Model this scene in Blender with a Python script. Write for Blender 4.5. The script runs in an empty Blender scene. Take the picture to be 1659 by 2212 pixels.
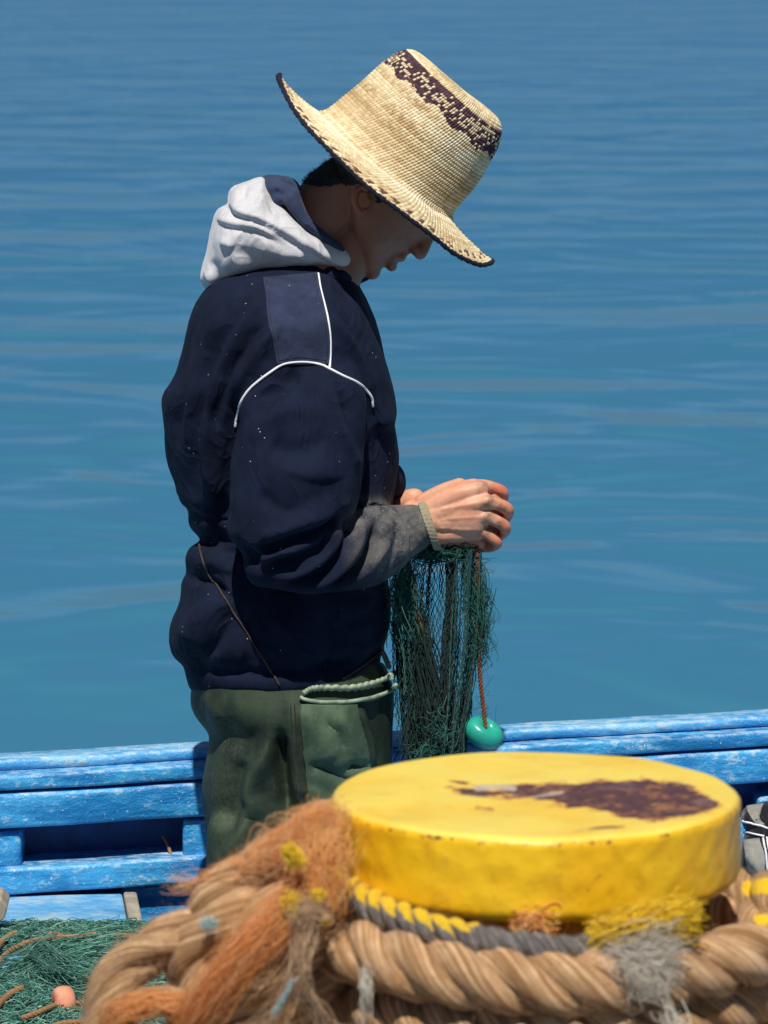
import bpy, math, random
import numpy as np
from mathutils import Vector
from mathutils.bvhtree import BVHTree
random.seed(7); RNG = np.random.default_rng(11)
sc = bpy.context.scene
COL = sc.collection
R = math.radians

# ---------------------------------------------------------------- camera
PITCH = R(8.6); VFOV = R(14.0); CAM = np.array([0.0, -6.4, 1.96])
FPX = 2212 / (2 * math.tan(VFOV / 2))
cd = bpy.data.cameras.new('camera'); cam = bpy.data.objects.new('camera', cd); COL.objects.link(cam)
cam.location = CAM; cam.rotation_euler = (math.pi / 2 - PITCH, 0, 0)
cd.sensor_fit = 'VERTICAL'; cd.sensor_height = 24; cd.angle_y = VFOV
cd.lens = 24 / (2 * math.tan(VFOV / 2))
cd.clip_start = 0.1; cd.clip_end = 6000
cd.dof.use_dof = True; cd.dof.focus_distance = 6.35; cd.dof.aperture_fstop = 8.5
sc.camera = cam
# ---------------------------------------------------------------- world + sun
SUN_EL = R(60); SUN_AZ = R(184)      # azimuth measured from +Y towards +X
SUNV = Vector((math.cos(SUN_EL) * math.sin(SUN_AZ), math.cos(SUN_EL) * math.cos(SUN_AZ), math.sin(SUN_EL)))
w = bpy.data.worlds.new('World'); sc.world = w; w.use_nodes = True
nt = w.node_tree; bg = nt.nodes['Background']
sky = nt.nodes.new('ShaderNodeTexSky'); sky.sky_type = 'NISHITA'; sky.sun_disc = False
sky.sun_elevation = SUN_EL; sky.sun_rotation = SUN_AZ
sky.air_density = 1.0; sky.dust_density = 0.0; sky.ozone_density = 4.0; sky.altitude = 5000
nt.links.new(sky.outputs[0], bg.inputs[0]); bg.inputs[1].default_value = 0.05
sl = bpy.data.lights.new('sun', 'SUN'); so = bpy.data.objects.new('sun', sl); COL.objects.link(so)
sl.energy = 5.0; sl.angle = R(0.5); sl.color = (1.0, 0.95, 0.87)
so.rotation_euler = SUNV.to_track_quat('Z', 'Y').to_euler()
sc.view_settings.view_transform = 'Standard'; sc.view_settings.look = 'None'
sc.view_settings.gamma = 1; sc.view_settings.exposure = -0.05

# ---------------------------------------------------------------- pixel <-> world (pixels of a 1659 x 2212 view)
cp, sp = math.cos(PITCH), math.sin(PITCH)
def at(u, v, y):
    u = np.asarray(u, float); v = np.asarray(v, float); y = np.asarray(y, float)
    a = (u - 829.5) / FPX; b = (1106 - v) / FPX
    dy = cp + b * sp; dz = -sp + b * cp
    t = (y - CAM[1]) / dy
    return np.stack(np.broadcast_arrays(CAM[0] + a * t, CAM[1] + dy * t, CAM[2] + dz * t), -1)
def px(co):
    d = co - CAM
    f = d[:, 1] * cp - d[:, 2] * sp; up = d[:, 1] * sp + d[:, 2] * cp
    return np.stack([829.5 + FPX * d[:, 0] / f, 1106 - FPX * up / f], -1)
def P(*a): return at(*a)
M = 1 / 1400.0       # metres per pixel at the man

# ---------------------------------------------------------------- mesh helpers
class MB:
    def __init__(s): s.v = []; s.q = []; s.t = []; s.n = 0; s.at = []
    def add(s, v, q=None, t=None, a=None):
        v = np.asarray(v, float).reshape(-1, 3); s.v.append(v)
        if q is not None and len(q): s.q.append(np.asarray(q, int) + s.n)
        if t is not None and len(t): s.t.append(np.asarray(t, int) + s.n)
        s.at.append(np.broadcast_to(np.asarray(0.0 if a is None else a, float), (len(v),)).copy())
        s.n += len(v); return s
    def arrays(s):
        v = np.concatenate(s.v)
        q = np.concatenate(s.q) if s.q else np.zeros((0, 4), int)
        t = np.concatenate(s.t) if s.t else np.zeros((0, 3), int)
        return v, q, t
    def tint(s): return np.concatenate(s.at)
def mesh_of(name, v, q, t=None, smooth=True):
    t = np.zeros((0, 3), int) if t is None else t
    q = np.zeros((0, 4), int) if q is None else q
    me = bpy.data.meshes.new(name)
    me.vertices.add(len(v)); me.vertices.foreach_set('co', np.asarray(v, np.float32).ravel())
    nl = len(q) * 4 + len(t) * 3
    me.loops.add(nl); me.loops.foreach_set('vertex_index', np.concatenate([q.ravel(), t.ravel()]).astype(np.int32))
    me.polygons.add(len(q) + len(t))
    me.polygons.foreach_set('loop_start', np.concatenate([np.arange(len(q)) * 4, len(q) * 4 + np.arange(len(t)) * 3]).astype(np.int32))
    try: me.polygons.foreach_set('loop_total', np.concatenate([np.full(len(q), 4), np.full(len(t), 3)]).astype(np.int32))
    except Exception: pass
    me.update(calc_edges=True); me.validate()
    me.polygons.foreach_set('use_smooth', np.full(len(me.polygons), smooth))
    return me
def link(name, me, m, parent=None):
    me.materials.clear(); me.materials.append(m)
    o = bpy.data.objects.new(name, me); COL.objects.link(o)
    if parent: o.parent = parent
    return o
def build(name, mb, m, parent=None, smooth=True, attrs=None):
    v, q, t = mb.arrays()
    me = mesh_of(name, v, q, t, smooth)
    setattr_(me, 'tint', mb.tint())
    for k, a in (attrs or {}).items(): setattr_(me, k, a)
    return link(name, me, m, parent)
def setattr_(me, k, a):
    if len(a) != len(me.vertices): return
    at_ = me.attributes.new(k, 'FLOAT', 'POINT'); at_.data.foreach_set('value', np.asarray(a, np.float32))
def verts(me):
    a = np.empty(len(me.vertices) * 3, np.float32); me.vertices.foreach_get('co', a); return a.reshape(-1, 3).astype(float)
def normals(me):
    a = np.empty(len(me.vertices) * 3, np.float32); me.vertex_normals.foreach_get('vector', a); return a.reshape(-1, 3).astype(float)
def setv(me, v): me.vertices.foreach_set('co', np.asarray(v, np.float32).ravel()); me.update()
def tag(o, label, cat=None, group=None, kind=None):
    if label: o['label'] = label
    if cat: o['category'] = cat
    if group: o['group'] = group
    if kind: o['kind'] = kind
    return o
def empty(name, loc, label, cat, group=None):
    o = bpy.data.objects.new(name, None); COL.objects.link(o); o.location = tuple(loc); o.empty_display_size = .1
    tag(o, label, cat, group); return o
def adopt(o, root):
    """parent keeping world place"""
    o.parent = root; o.matrix_parent_inverse = root.matrix_basis.inverted()
    return o

def cr(pts, n):
    """Catmull-Rom resample of an (m,k) array to n points"""
    p = np.asarray(pts, float); m = len(p)
    if m < 3:
        s = np.linspace(0, 1, n)[:, None]; return p[0] * (1 - s) + p[-1] * s
    pe = np.vstack([2 * p[0] - p[1], p, 2 * p[-1] - p[-2]])
    s = np.linspace(0, m - 1, n); i = np.minimum(s.astype(int), m - 2); f = (s - i)[:, None]
    a, b, c, d = pe[i], pe[i + 1], pe[i + 2], pe[i + 3]
    return .5 * (2 * b + (c - a) * f + (2 * a - 5 * b + 4 * c - d) * f ** 2 + (3 * b - a - 3 * c + d) * f ** 3)
def even(p, n):
    d = np.r_[0, np.cumsum(np.linalg.norm(np.diff(p[:, :3], axis=0), axis=1))]
    s = np.linspace(0, d[-1], n)
    return np.stack([np.interp(s, d, p[:, k]) for k in range(p.shape[1])], -1)
def frames(p):
    T = np.gradient(p, axis=0); T /= np.linalg.norm(T, axis=1)[:, None] + 1e-12
    N = np.zeros_like(p); r = np.array([0, 1., 0]) if abs(T[0][1]) < .9 else np.array([1., 0, 0])
    n = r - T[0] * r.dot(T[0]); n /= np.linalg.norm(n); N[0] = n
    for i in range(1, len(p)):
        n = n - T[i] * n.dot(T[i]); n /= np.linalg.norm(n) + 1e-12; N[i] = n
    return T, N, np.cross(T, N)
def grid_q(n, k, base=0):
    i = np.arange(n - 1)[:, None]; j = np.arange(k)[None]
    a = i * k + j; b = i * k + (j + 1) % k
    return np.stack([a, b, b + k, a + k], -1).reshape(-1, 4) + base
def add_tube(mb, p, r, k=12, cap=True, a=None):
    p = np.asarray(p, float); r = np.broadcast_to(np.asarray(r, float), (len(p),))
    T, N, B = frames(p); th = np.linspace(0, 2 * np.pi, k, endpoint=False)
    ring = N[:, None] * np.cos(th)[None, :, None] + B[:, None] * np.sin(th)[None, :, None]
    v = (p[:, None] + ring * r[:, None, None]).reshape(-1, 3); q = grid_q(len(p), k); t = []
    if cap:
        v = np.vstack([v, p[0] - T[0] * r[0] * .5, p[-1] + T[-1] * r[-1] * .5]); n = len(p) * k
        j = np.arange(k); t = np.vstack([np.stack([np.full(k, n), (j + 1) % k, j], -1),
                                         np.stack([np.full(k, n + 1), n - k + j, n - k + (j + 1) % k], -1)])
    mb.add(v, q, t, a)
def add_limb(mb, pts, k=32, n=60):
    """pts: (u, v, y, half width px, half depth m) -> elliptical tube, closed and rounded at the ends"""
    pts = cr(pts, n)
    c = P(pts[:, 0], pts[:, 1], pts[:, 2]); sc_ = (c[:, 1] - CAM[1]) * cp / FPX
    T = np.gradient(c, axis=0); T[:, 1] = 0; T /= np.linalg.norm(T, axis=1)[:, None] + 1e-9
    Nn = np.stack([-T[:, 2], 0 * T[:, 0], T[:, 0]], -1); th = np.linspace(0, 2 * np.pi, k, endpoint=False)
    rin = pts[:, 3] * sc_; ry = pts[:, 4]
    def ring(ci, N_, a, b): return ci[:, None] + N_[:, None] * (a[:, None] * np.cos(th))[..., None] + np.array([0, 1., 0]) * (b[:, None] * np.sin(th))[..., None]
    cs, Ns, As, Bs = [], [], [], []
    for s in (.97, .8, .5, .2):
        f = math.sqrt(1 - s * s); cs.append(c[0] - T[0] * rin[0] * s * .6); Ns.append(Nn[0]); As.append(rin[0] * f); Bs.append(ry[0] * f)
    cs += list(c); Ns += list(Nn); As += list(rin); Bs += list(ry)
    for s in (.2, .5, .8, .97):
        f = math.sqrt(1 - s * s); cs.append(c[-1] + T[-1] * rin[-1] * s * .6); Ns.append(Nn[-1]); As.append(rin[-1] * f); Bs.append(ry[-1] * f)
    v = ring(np.array(cs), np.array(Ns), np.array(As), np.array(Bs)).reshape(-1, 3); n_ = len(cs)
    q = grid_q(n_, k); v = np.vstack([v, cs[0], cs[-1]]); j = np.arange(k)
    t = np.vstack([np.stack([np.full(k, n_ * k), (j + 1) % k, j], -1), np.stack([np.full(k, n_ * k + 1), (n_ - 1) * k + j, (n_ - 1) * k + (j + 1) % k], -1)])
    mb.add(v, q, t)
def add_caps(mb, pts, k=16, n=None):
    """round chain: pts (x,y,z,r) in metres"""
    p = cr(pts, n or max(6, len(pts) * 5)); r = p[:, 3]; c = p[:, :3]
    T = np.gradient(c, axis=0); T /= np.linalg.norm(T, axis=1)[:, None] + 1e-9
    pre = [c[0] - T[0] * r[0] * s for s in (.98, .85, .6, .3)]; pr = [r[0] * math.sqrt(1 - s * s) for s in (.98, .85, .6, .3)]
    po = [c[-1] + T[-1] * r[-1] * s for s in (.3, .6, .85, .98)]; por = [r[-1] * math.sqrt(1 - s * s) for s in (.3, .6, .85, .98)]
    add_tube(mb, np.vstack([pre, c, po]), np.r_[pr, r, por], k)
def add_ell(mb, c, ax, n=24, k=32):
    """ellipsoid, ax = 3x3 rows of semi axes vectors"""
    ph = np.linspace(0, np.pi, n)[1:-1]; th = np.linspace(0, 2 * np.pi, k, endpoint=False); ax = np.asarray(ax, float)
    v = (np.sin(ph)[:, None, None] * (np.cos(th)[None, :, None] * ax[0] + np.sin(th)[None, :, None] * ax[1]) + np.cos(ph)[:, None, None] * ax[2] + c).reshape(-1, 3)
    m = len(ph); q = grid_q(m, k)[:, ::-1]; v = np.vstack([v, c + ax[2], c - ax[2]]); j = np.arange(k)
    t = np.vstack([np.stack([np.full(k, m * k), j, (j + 1) % k], -1), np.stack([np.full(k, m * k + 1), (m - 1) * k + (j + 1) % k, (m - 1) * k + j], -1)])
    mb.add(v, q, t)
def strands(mb, p, r, k=3, a=None):
    """p (S,n,3) many thin strands at once"""
    S, n, _ = p.shape; T = np.gradient(p, axis=1); T /= np.linalg.norm(T, axis=2)[..., None] + 1e-12
    ref = np.array([.31, .87, .39]); N = np.cross(T, ref); N /= np.linalg.norm(N, axis=2)[..., None] + 1e-9; B = np.cross(T, N)
    th = np.linspace(0, 2 * np.pi, k, endpoint=False); r = np.broadcast_to(r, (S, n))
    v = p[:, :, None] + (N[:, :, None] * np.cos(th)[:, None] + B[:, :, None] * np.sin(th)[:, None]) * r[:, :, None, None]
    q = (grid_q(n, k)[None] + (np.arange(S) * n * k)[:, None, None]).reshape(-1, 4)
    aa = None if a is None else np.repeat(np.asarray(a, float), n * k)
    mb.add(v.reshape(-1, 3), q, None, aa)
def waves(co, scale, seed=0, n=9):
    g = np.random.default_rng(seed); out = np.zeros(len(co))
    for i in range(n):
        d = g.normal(size=3); d /= np.linalg.norm(d); out += np.sin(co @ d * (2 * np.pi / scale) * g.uniform(.6, 1.8) + g.uniform(0, 6.28))
    return out / math.sqrt(n)
def remesh(mb, vox, it=6):
    v, q, t = mb.arrays(); me = mesh_of('tmp', v, q, t); o = bpy.data.objects.new('tmp', me); COL.objects.link(o)
    m = o.modifiers.new('r', 'REMESH'); m.mode = 'VOXEL'; m.voxel_size = vox; m.use_smooth_shade = True
    dg = bpy.context.evaluated_depsgraph_get(); out = bpy.data.meshes.new_from_object(o.evaluated_get(dg))
    bpy.data.objects.remove(o); bpy.data.meshes.remove(me)
    smooth_mesh(out, it); return out
def smooth_mesh(me, it, lam=.5, w=None):
    if not it: return
    v = verts(me); e = np.empty(len(me.edges) * 2, np.int32); me.edges.foreach_get('vertices', e); e = e.reshape(-1, 2)
    cnt = np.bincount(e.ravel(), minlength=len(v))[:, None].clip(1)
    for _ in range(it):
        s = np.stack([np.bincount(e[:, 0], v[e[:, 1], c], len(v)) + np.bincount(e[:, 1], v[e[:, 0], c], len(v)) for c in range(3)], -1)
        d = (s / cnt - v) * lam
        v = v + (d if w is None else d * w[:, None])
    setv(me, v)
def pdist(uv, line):
    line = np.asarray(line, float); best = np.full(len(uv), 1e9); tt = np.zeros(len(uv)); n = len(line) - 1
    for i in range(n):
        a, b = line[i], line[i + 1]; ab = b - a; s = np.clip(((uv - a) @ ab) / (ab @ ab), 0, 1)
        d = np.linalg.norm(uv - a - s[:, None] * ab, axis=1); m = d < best; best[m] = d[m]; tt[m] = ((i + s) / n)[m]
    return best, tt
def inpoly(uv, poly):
    poly = np.asarray(poly, float); x, y = uv[:, 0], uv[:, 1]; c = np.zeros(len(uv), bool); j = len(poly) - 1
    for i in range(len(poly)):
        xi, yi = poly[i]; xj, yj = poly[j]
        c ^= ((yi > y) != (yj > y)) & (x < (xj - xi) * (y - yi) / (yj - yi + 1e-12) + xi); j = i
    return c
def sdf(uv, poly):
    """signed distance, positive inside"""
    d, _ = pdist(uv, list(poly) + [poly[0]]); return np.where(inpoly(uv, poly), d, -d)
def folds(me, lst, ymax=None, steps=1):
    """lst: (polyline px, width px, amplitude mm) pushed along the normals of the side facing -Y"""
    v = verts(me); n = normals(me); uv = px(v); w = np.clip(-n[:, 1] * 1.6, 0, 1)
    disp = np.zeros(len(v))
    for line, wd, am, *st in lst:
        ln = cr(np.array(line, float), len(line) * 5)
        lo = ln.min(0) - wd * 3.2; hi = ln.max(0) + wd * 3.2
        m = ((uv > lo) & (uv < hi)).all(1) & (w > 0)
        if ymax is not None: m &= v[:, 1] < ymax
        if not m.any(): continue
        d, t = pdist(uv[m], ln); taper = np.clip(np.minimum(t, 1 - t) * 5 + .25, 0, 1)
        if st:   # bulge on the upper side of the line, undercut below
            i = np.argmin(((uv[m][:, None] - ln[None]) ** 2).sum(-1), 1); tg = np.gradient(ln, axis=0)[i]; q_ = uv[m] - ln[i]
            sg_ = np.sign(tg[:, 0] * q_[:, 1] - tg[:, 1] * q_[:, 0])      # + below when the line runs to the right
            disp[m] += -am * .001 * np.tanh(sg_ * d / 3.5) * np.exp(-d / wd) * taper * w[m]
        else: disp[m] += am * .001 * np.exp(-(d / wd) ** 2) * taper * w[m]
    setv(me, v + n * disp[:, None])
def bvh(me):
    me.calc_loop_triangles(); t = np.empty(len(me.loop_triangles) * 3, np.int32); me.loop_triangles.foreach_get('vertices', t)
    return BVHTree.FromPolygons([tuple(x) for x in verts(me)], [tuple(map(int, x)) for x in t.reshape(-1, 3)])
def cast(tree, u, v, off=0.0, dflt=0.0):
    d = P(u, v, 0.) - CAM; d /= np.linalg.norm(d); h = tree.ray_cast(Vector(CAM), Vector(d))
    if h[0] is None: return P(u, v, dflt)
    return np.array(h[0] + h[1] * off) if h[1].dot(Vector(d)) < 0 else np.array(h[0] - h[1] * off)
def castline(tree, pts, n, off=0., dflt=0.):
    p = cr(np.array(pts, float), n); out = np.array([cast(tree, a, b, off, dflt) for a, b in p])
    # drop outliers in depth
    y = out[:, 1]; ys = np.array([np.median(y[max(0, i - 3):i + 4]) for i in range(len(y))])
    for i in range(len(y)):
        if abs(y[i] - ys[i]) > .02: out[i] = P(p[i, 0], p[i, 1], ys[i])
    return out
def box(mb, lo, hi, a=None):
    x0, y0, z0 = lo; x1, y1, z1 = hi
    v = [(x0, y0, z0), (x1, y0, z0), (x1, y1, z0), (x0, y1, z0), (x0, y0, z1), (x1, y0, z1), (x1, y1, z1), (x0, y1, z1)]
    mb.add(v, [(0, 3, 2, 1), (4, 5, 6, 7), (0, 1, 5, 4), (1, 2, 6, 5), (2, 3, 7, 6), (3, 0, 4, 7)], None, a)
def rope(mb, path, Rr, pitch, strands_=3, k=14, ph=0, a=None, hand=1, dens=14):
    """laid rope: strands twisted round the centre path"""
    L = np.sum(np.linalg.norm(np.diff(path, axis=0), axis=1)); n = int(max(20, L / pitch * dens))
    c = even(np.asarray(path, float), n); T, N, B = frames(c); s = np.linspace(0, L, n)
    ro = Rr * (.5 if strands_ == 3 else .56); rs = Rr * (.56 if strands_ == 3 else .48)
    for i in range(strands_):
        an = hand * 2 * np.pi * s / pitch + ph + i * 2 * np.pi / strands_
        p = c + N * (ro * np.cos(an))[:, None] + B * (ro * np.sin(an))[:, None]
        add_tube(mb, p, rs, k, True, a)
def fuzz(mb, path, Rr, n, ln, r=.0003, seed=1, a=None):
    g = np.random.default_rng(seed); c = even(np.asarray(path, float), 200); T, N, B = frames(c)
    i = g.integers(0, 200, n); an = g.uniform(0, 6.28, n); o = N[i] * np.cos(an)[:, None] + B[i] * np.sin(an)[:, None]
    st = c[i] + o * (Rr * g.uniform(.8, 1.02, n))[:, None]
    d = o * .5 + T[i] * g.normal(0, 1, n)[:, None] + g.normal(0, .35, (n, 3)); d /= np.linalg.norm(d, axis=1)[:, None]
    c2 = g.normal(0, 1, (n, 3)); s = np.linspace(0, 1, 6)[None, :, None]; l = (ln * g.uniform(.4, 1.3, n))[:, None, None]
    p = st[:, None] + d[:, None] * s * l + c2[:, None] * s ** 2 * l * .35
    strands(mb, p, np.linspace(r, r * .4, 6)[None], 3, g.uniform(0, 1, n) if a is None else np.full(n, a))
def bundle(mb, path, w0, w1, n, r, curl=.006, seed=1, lo=0., hi=1., m=26, yflat=1.):
    """loose fibres following a path; w0/w1 spread at the ends"""
    g = np.random.default_rng(seed); c = cr(np.array(path), m); T, N, B = frames(c)
    s = np.linspace(0, 1, m); a0 = g.normal(0, .5, (n, 2)); a1 = a0 * .5 + g.normal(0, .5, (n, 2))
    wdt = (w0 * (1 - s) + w1 * s)
    oa = (a0[:, None, :] * (1 - s)[None, :, None] + a1[:, None, :] * s[None, :, None]) * wdt[None, :, None]
    ph = g.uniform(0, 6.28, (n, 3, 3)); fr = g.uniform(.5, 3.0, (n, 3, 3)); am = g.uniform(.2, 1, (n, 3, 3)) * curl / 1.7
    wob = (am[:, None] * np.sin(fr[:, None] * s[None, :, None, None] * 6.28 + ph[:, None])).sum(-1)
    p = c[None] + N[None] * oa[..., :1] + B[None] * oa[..., 1:] * yflat + wob
    s0 = g.uniform(0, .35, n); s1 = g.uniform(.55, 1, n)     # each fibre covers a piece of the path
    idx = (s0[:, None] + (s1 - s0)[:, None] * np.linspace(0, 1, m)[None]) * (m - 1); i0 = np.minimum(idx.astype(int), m - 2); f = (idx - i0)[..., None]
    rr = np.arange(n)[:, None]; p = p[rr, i0] * (1 - f) + p[rr, i0 + 1] * f
    strands(mb, p, (r * g.uniform(.6, 1.3, n))[:, None] * np.ones(m)[None], 3, g.uniform(lo, hi, n))

# ---------------------------------------------------------------- materials
class NT:
    def __init__(s, name):
        s.m = bpy.data.materials.new(name); s.m.use_nodes = True; s.t = s.m.node_tree; s.b = s.t.nodes['Principled BSDF']
        s.tc = s.t.nodes.new('ShaderNodeTexCoord')
    def n(s, ty, **kw):
        x = s.t.nodes.new(ty)
        for k, v in kw.items(): setattr(x, k, v)
        return x
    def l(s, a, b): s.t.links.new(a, b)
    def noise(s, scale=(1, 1, 1), detail=4, rough=.55, dist=0., ty='noise', rot=(0, 0, 0)):
        mp = s.n('ShaderNodeMapping'); mp.inputs['Scale'].default_value = scale if hasattr(scale, '__len__') else (scale,) * 3
        mp.inputs['Rotation'].default_value = rot
        s.l(s.tc.outputs['Object'], mp.inputs[0])
        if ty == 'noise':
            x = s.n('ShaderNodeTexNoise'); x.inputs['Scale'].default_value = 1; x.inputs['Detail'].default_value = detail
            x.inputs['Roughness'].default_value = rough; x.inputs['Distortion'].default_value = dist; s.l(mp.outputs[0], x.inputs['Vector']); return x.outputs['Fac']
        x = s.n('ShaderNodeTexVoronoi'); x.inputs['Scale'].default_value = 1; s.l(mp.outputs[0], x.inputs['Vector']); return x.outputs['Distance']
    def attr(s, name): x = s.n('ShaderNodeAttribute', attribute_name=name); return x.outputs['Fac']
    def math(s, op, a, b=None, c=None, clamp=False):
        x = s.n('ShaderNodeMath', operation=op); x.use_clamp = clamp
        for i, q in enumerate((a, b, c)):
            if q is None: continue
            if isinstance(q, (int, float)): x.inputs[i].default_value = q
            else: s.l(q, x.inputs[i])
        return x.outputs[0]
    def ss(s, x, lo, hi, a=0., b=1.):
        r = s.n('ShaderNodeMapRange', interpolation_type='SMOOTHSTEP')
        s.l(x, r.inputs[0]); r.inputs[1].default_value = lo; r.inputs[2].default_value = hi; r.inputs[3].default_value = a; r.inputs[4].default_value = b
        return r.outputs[0]
    def mix(s, f, a, b, bt='MIX'):
        x = s.n('ShaderNodeMix', data_type='RGBA', blend_type=bt)
        if isinstance(f, (int, float)): x.inputs[0].default_value = f
        else: s.l(f, x.inputs[0])
        for i, q in ((6, a), (7, b)):
            if isinstance(q, tuple): x.inputs[i].default_value = (*q, 1)
            else: s.l(q, x.inputs[i])
        return x.outputs[2]
    def bump(s, h, strength=.3, dist=.002, prev=None):
        x = s.n('ShaderNodeBump'); x.inputs['Strength'].default_value = strength; x.inputs['Distance'].default_value = dist
        s.l(h, x.inputs['Height'])
        if prev is not None: s.l(prev, x.inputs['Normal'])
        return x.outputs[0]
    def out(s, col=None, rough=.6, nrm=None, spec=.5, sheen=0., metal=0.):
        b = s.b
        if isinstance(col, tuple): b.inputs['Base Color'].default_value = (*col, 1)
        elif col is not None: s.l(col, b.inputs['Base Color'])
        if isinstance(rough, (int, float)): b.inputs['Roughness'].default_value = rough
        else: s.l(rough, b.inputs['Roughness'])
        if nrm is not None: s.l(nrm, b.inputs['Normal'])
        b.inputs['Specular IOR Level'].default_value = spec; b.inputs['Sheen Weight'].default_value = sheen; b.inputs['Metallic'].default_value = metal
        return s.m

def m_water():
    s = NT('water')
    # ripples: several scales, slightly longer across the view
    a = s.noise((.50, .62, 1), 2, .5, .8, rot=(0, 0, R(9)))
    b = s.noise((1.15, 1.5, 1), 2, .5, .6, rot=(0, 0, R(-8)))
    c = s.noise((.16, .34, 1), 2, .5, .3)
    d = s.noise((9, 16, 1), 2, .5, .2)
    calm = s.ss(s.noise((.10, .22, 1), 3, .55, .5), .36, .62, .25, 1.)
    h = s.math('ADD', s.math('MULTIPLY', a, 2.0), s.math('MULTIPLY', s.math('MULTIPLY', b, calm), .34))
    h = s.math('ADD', h, s.math('MULTIPLY', c, 2.0)); h = s.math('ADD', h, s.math('MULTIPLY', d, .008))
    nrm = s.bump(h, .8, .085)
    s.out((.050, .220, .340), .6, nrm, 0.)
    gl = s.n('ShaderNodeBsdfGlossy'); gl.inputs['Color'].default_value = (.48, .80, 1, 1); gl.inputs['Roughness'].default_value = .12; s.l(nrm, gl.inputs['Normal'])
    fr = s.n('ShaderNodeFresnel'); fr.inputs['IOR'].default_value = 1.33; s.l(nrm, fr.inputs['Normal'])
    mx = s.n('ShaderNodeMixShader'); s.l(s.math('MULTIPLY', fr.outputs[0], 1.25, clamp=True), mx.inputs[0]); s.l(s.b.outputs[0], mx.inputs[1]); s.l(gl.outputs[0], mx.inputs[2])
    s.l(mx.outputs[0], s.t.nodes['Material Output'].inputs[0])
    return s.m
def m_paint(name, base, light, wear=(.62, .70), worn=(.55, .62, .66), stretch=(6, 30, 30), rough=.42, chips=.70, rust=True, wear_glint=.5):
    s = NT(name)
    n1 = s.noise(stretch, 6, .62); n2 = s.noise((60, 90, 90), 5, .6); n3 = s.noise((260, 260, 260), 3, .6); n4 = s.noise((2.2, 9, 14), 4, .6)
    col = s.mix(s.ss(n1, .38, .62), base, light)
    dark = tuple(c * .45 for c in base)
    col = s.mix(s.ss(n4, .55, .72, 0, .55), col, dark)
    col = s.mix(s.math('MULTIPLY', s.ss(n2, wear[0], wear[1]), s.ss(n1, .42, .6)), col, worn)
    col = s.mix(s.ss(s.noise((150, 190, 190), 3, .7), chips, chips + .04), col, (.75, .78, .78))
    geo = s.n('ShaderNodeNewGeometry'); sx = s.n('ShaderNodeSeparateXYZ'); s.l(geo.outputs['Normal'], sx.inputs[0])
    col = s.mix(s.math('MULTIPLY', s.ss(sx.outputs[2], .25, .8), s.ss(s.noise((38, 70, 70), 6, .7), .42, .62, 0, wear_glint)), col, (.62, .74, .82))  # pale streaks on upward faces: wear plus painted highlights
    if rust: col = s.mix(s.ss(s.noise((14, 60, 60), 5, .7), .69, .73, 0, .8), col, (.42, .24, .14))
    h = s.math('ADD', s.math('MULTIPLY', n2, .6), s.math('MULTIPLY', n3, .3)); h = s.math('ADD', h, n1)
    return s.out(col, s.ss(n2, .3, .7, rough - .12, rough + .2), s.bump(h, .9, .005), .5)
def m_fabric(name, base, var=.25, scale=900, sheen=.15, lint=0, dust=None, rough=.9, foldscale=0, dustcol=(.19, .18, .165)):
    s = NT(name)
    n1 = s.noise((scale,) * 3, 2, .5); n2 = s.noise((25, 25, 25), 4, .6)
    col = s.mix(s.ss(n2, .3, .7), tuple(c * (1 - var) for c in base), tuple(min(1, c * (1 + var)) for c in base))
    col = s.mix(s.ss(n1, .35, .65, 0, .35), col, tuple(min(1, c * 1.7) for c in base))
    if dust:
        dm = s.math('MULTIPLY', s.attr(dust), s.ss(s.noise((38, 38, 38), 4, .6), .18, .62))
        col = s.mix(s.math('MULTIPLY', dm, .75), col, dustcol)
        dm2 = s.math('MULTIPLY', s.attr(dust), s.ss(s.noise((420, 420, 420), 2, .5), .64, .7))
        col = s.mix(dm2, col, (.28, .25, .20))
    if lint:
        vd = s.noise((lint,) * 3, ty='vor'); keep = s.ss(s.noise((31, 31, 31), 2, .5), .50, .55)
        col = s.mix(s.math('MULTIPLY', s.ss(vd, .08, .04), keep), col, (.62, .62, .66))
    h = s.math('ADD', s.math('MULTIPLY', n1, .25), s.noise((60, 60, 60), 3, .5))
    nm = s.bump(h, .5, .0022)
    cr_ = s.math('SUBTRACT', 1., s.math('ABSOLUTE', s.math('SUBTRACT', s.math('MULTIPLY', s.noise((11, 11, 7), 2, .5, 1.2), 2.), 1.)))
    nm = s.bump(s.math('POWER', cr_, 5.), .28, .010, nm)
    nm = s.bump(s.noise((40, 40, 18), 3, .5, .8), .25, .004, nm)
    if foldscale:
        nm = s.bump(s.noise((foldscale, foldscale, foldscale * .5), 2, .5, .6), .5, .012, nm)
    return s.out(col, rough, nm, .2, sheen)
def m_simple(name, base, rough=.6, var=.3, scale=40, bump=.3, bd=.002, spec=.5, stretch=None):
    s = NT(name); st = stretch or (scale,) * 3
    n = s.noise(st, 5, .6); n2 = s.noise(tuple(x * 6 for x in st), 3, .6)
    col = s.mix(s.ss(n, .3, .7), tuple(c * (1 - var) for c in base), tuple(min(1, c * (1 + var)) for c in base))
    return s.out(col, rough, s.bump(s.math('ADD', n, s.math('MULTIPLY', n2, .4)), bump, bd), spec)
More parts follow.
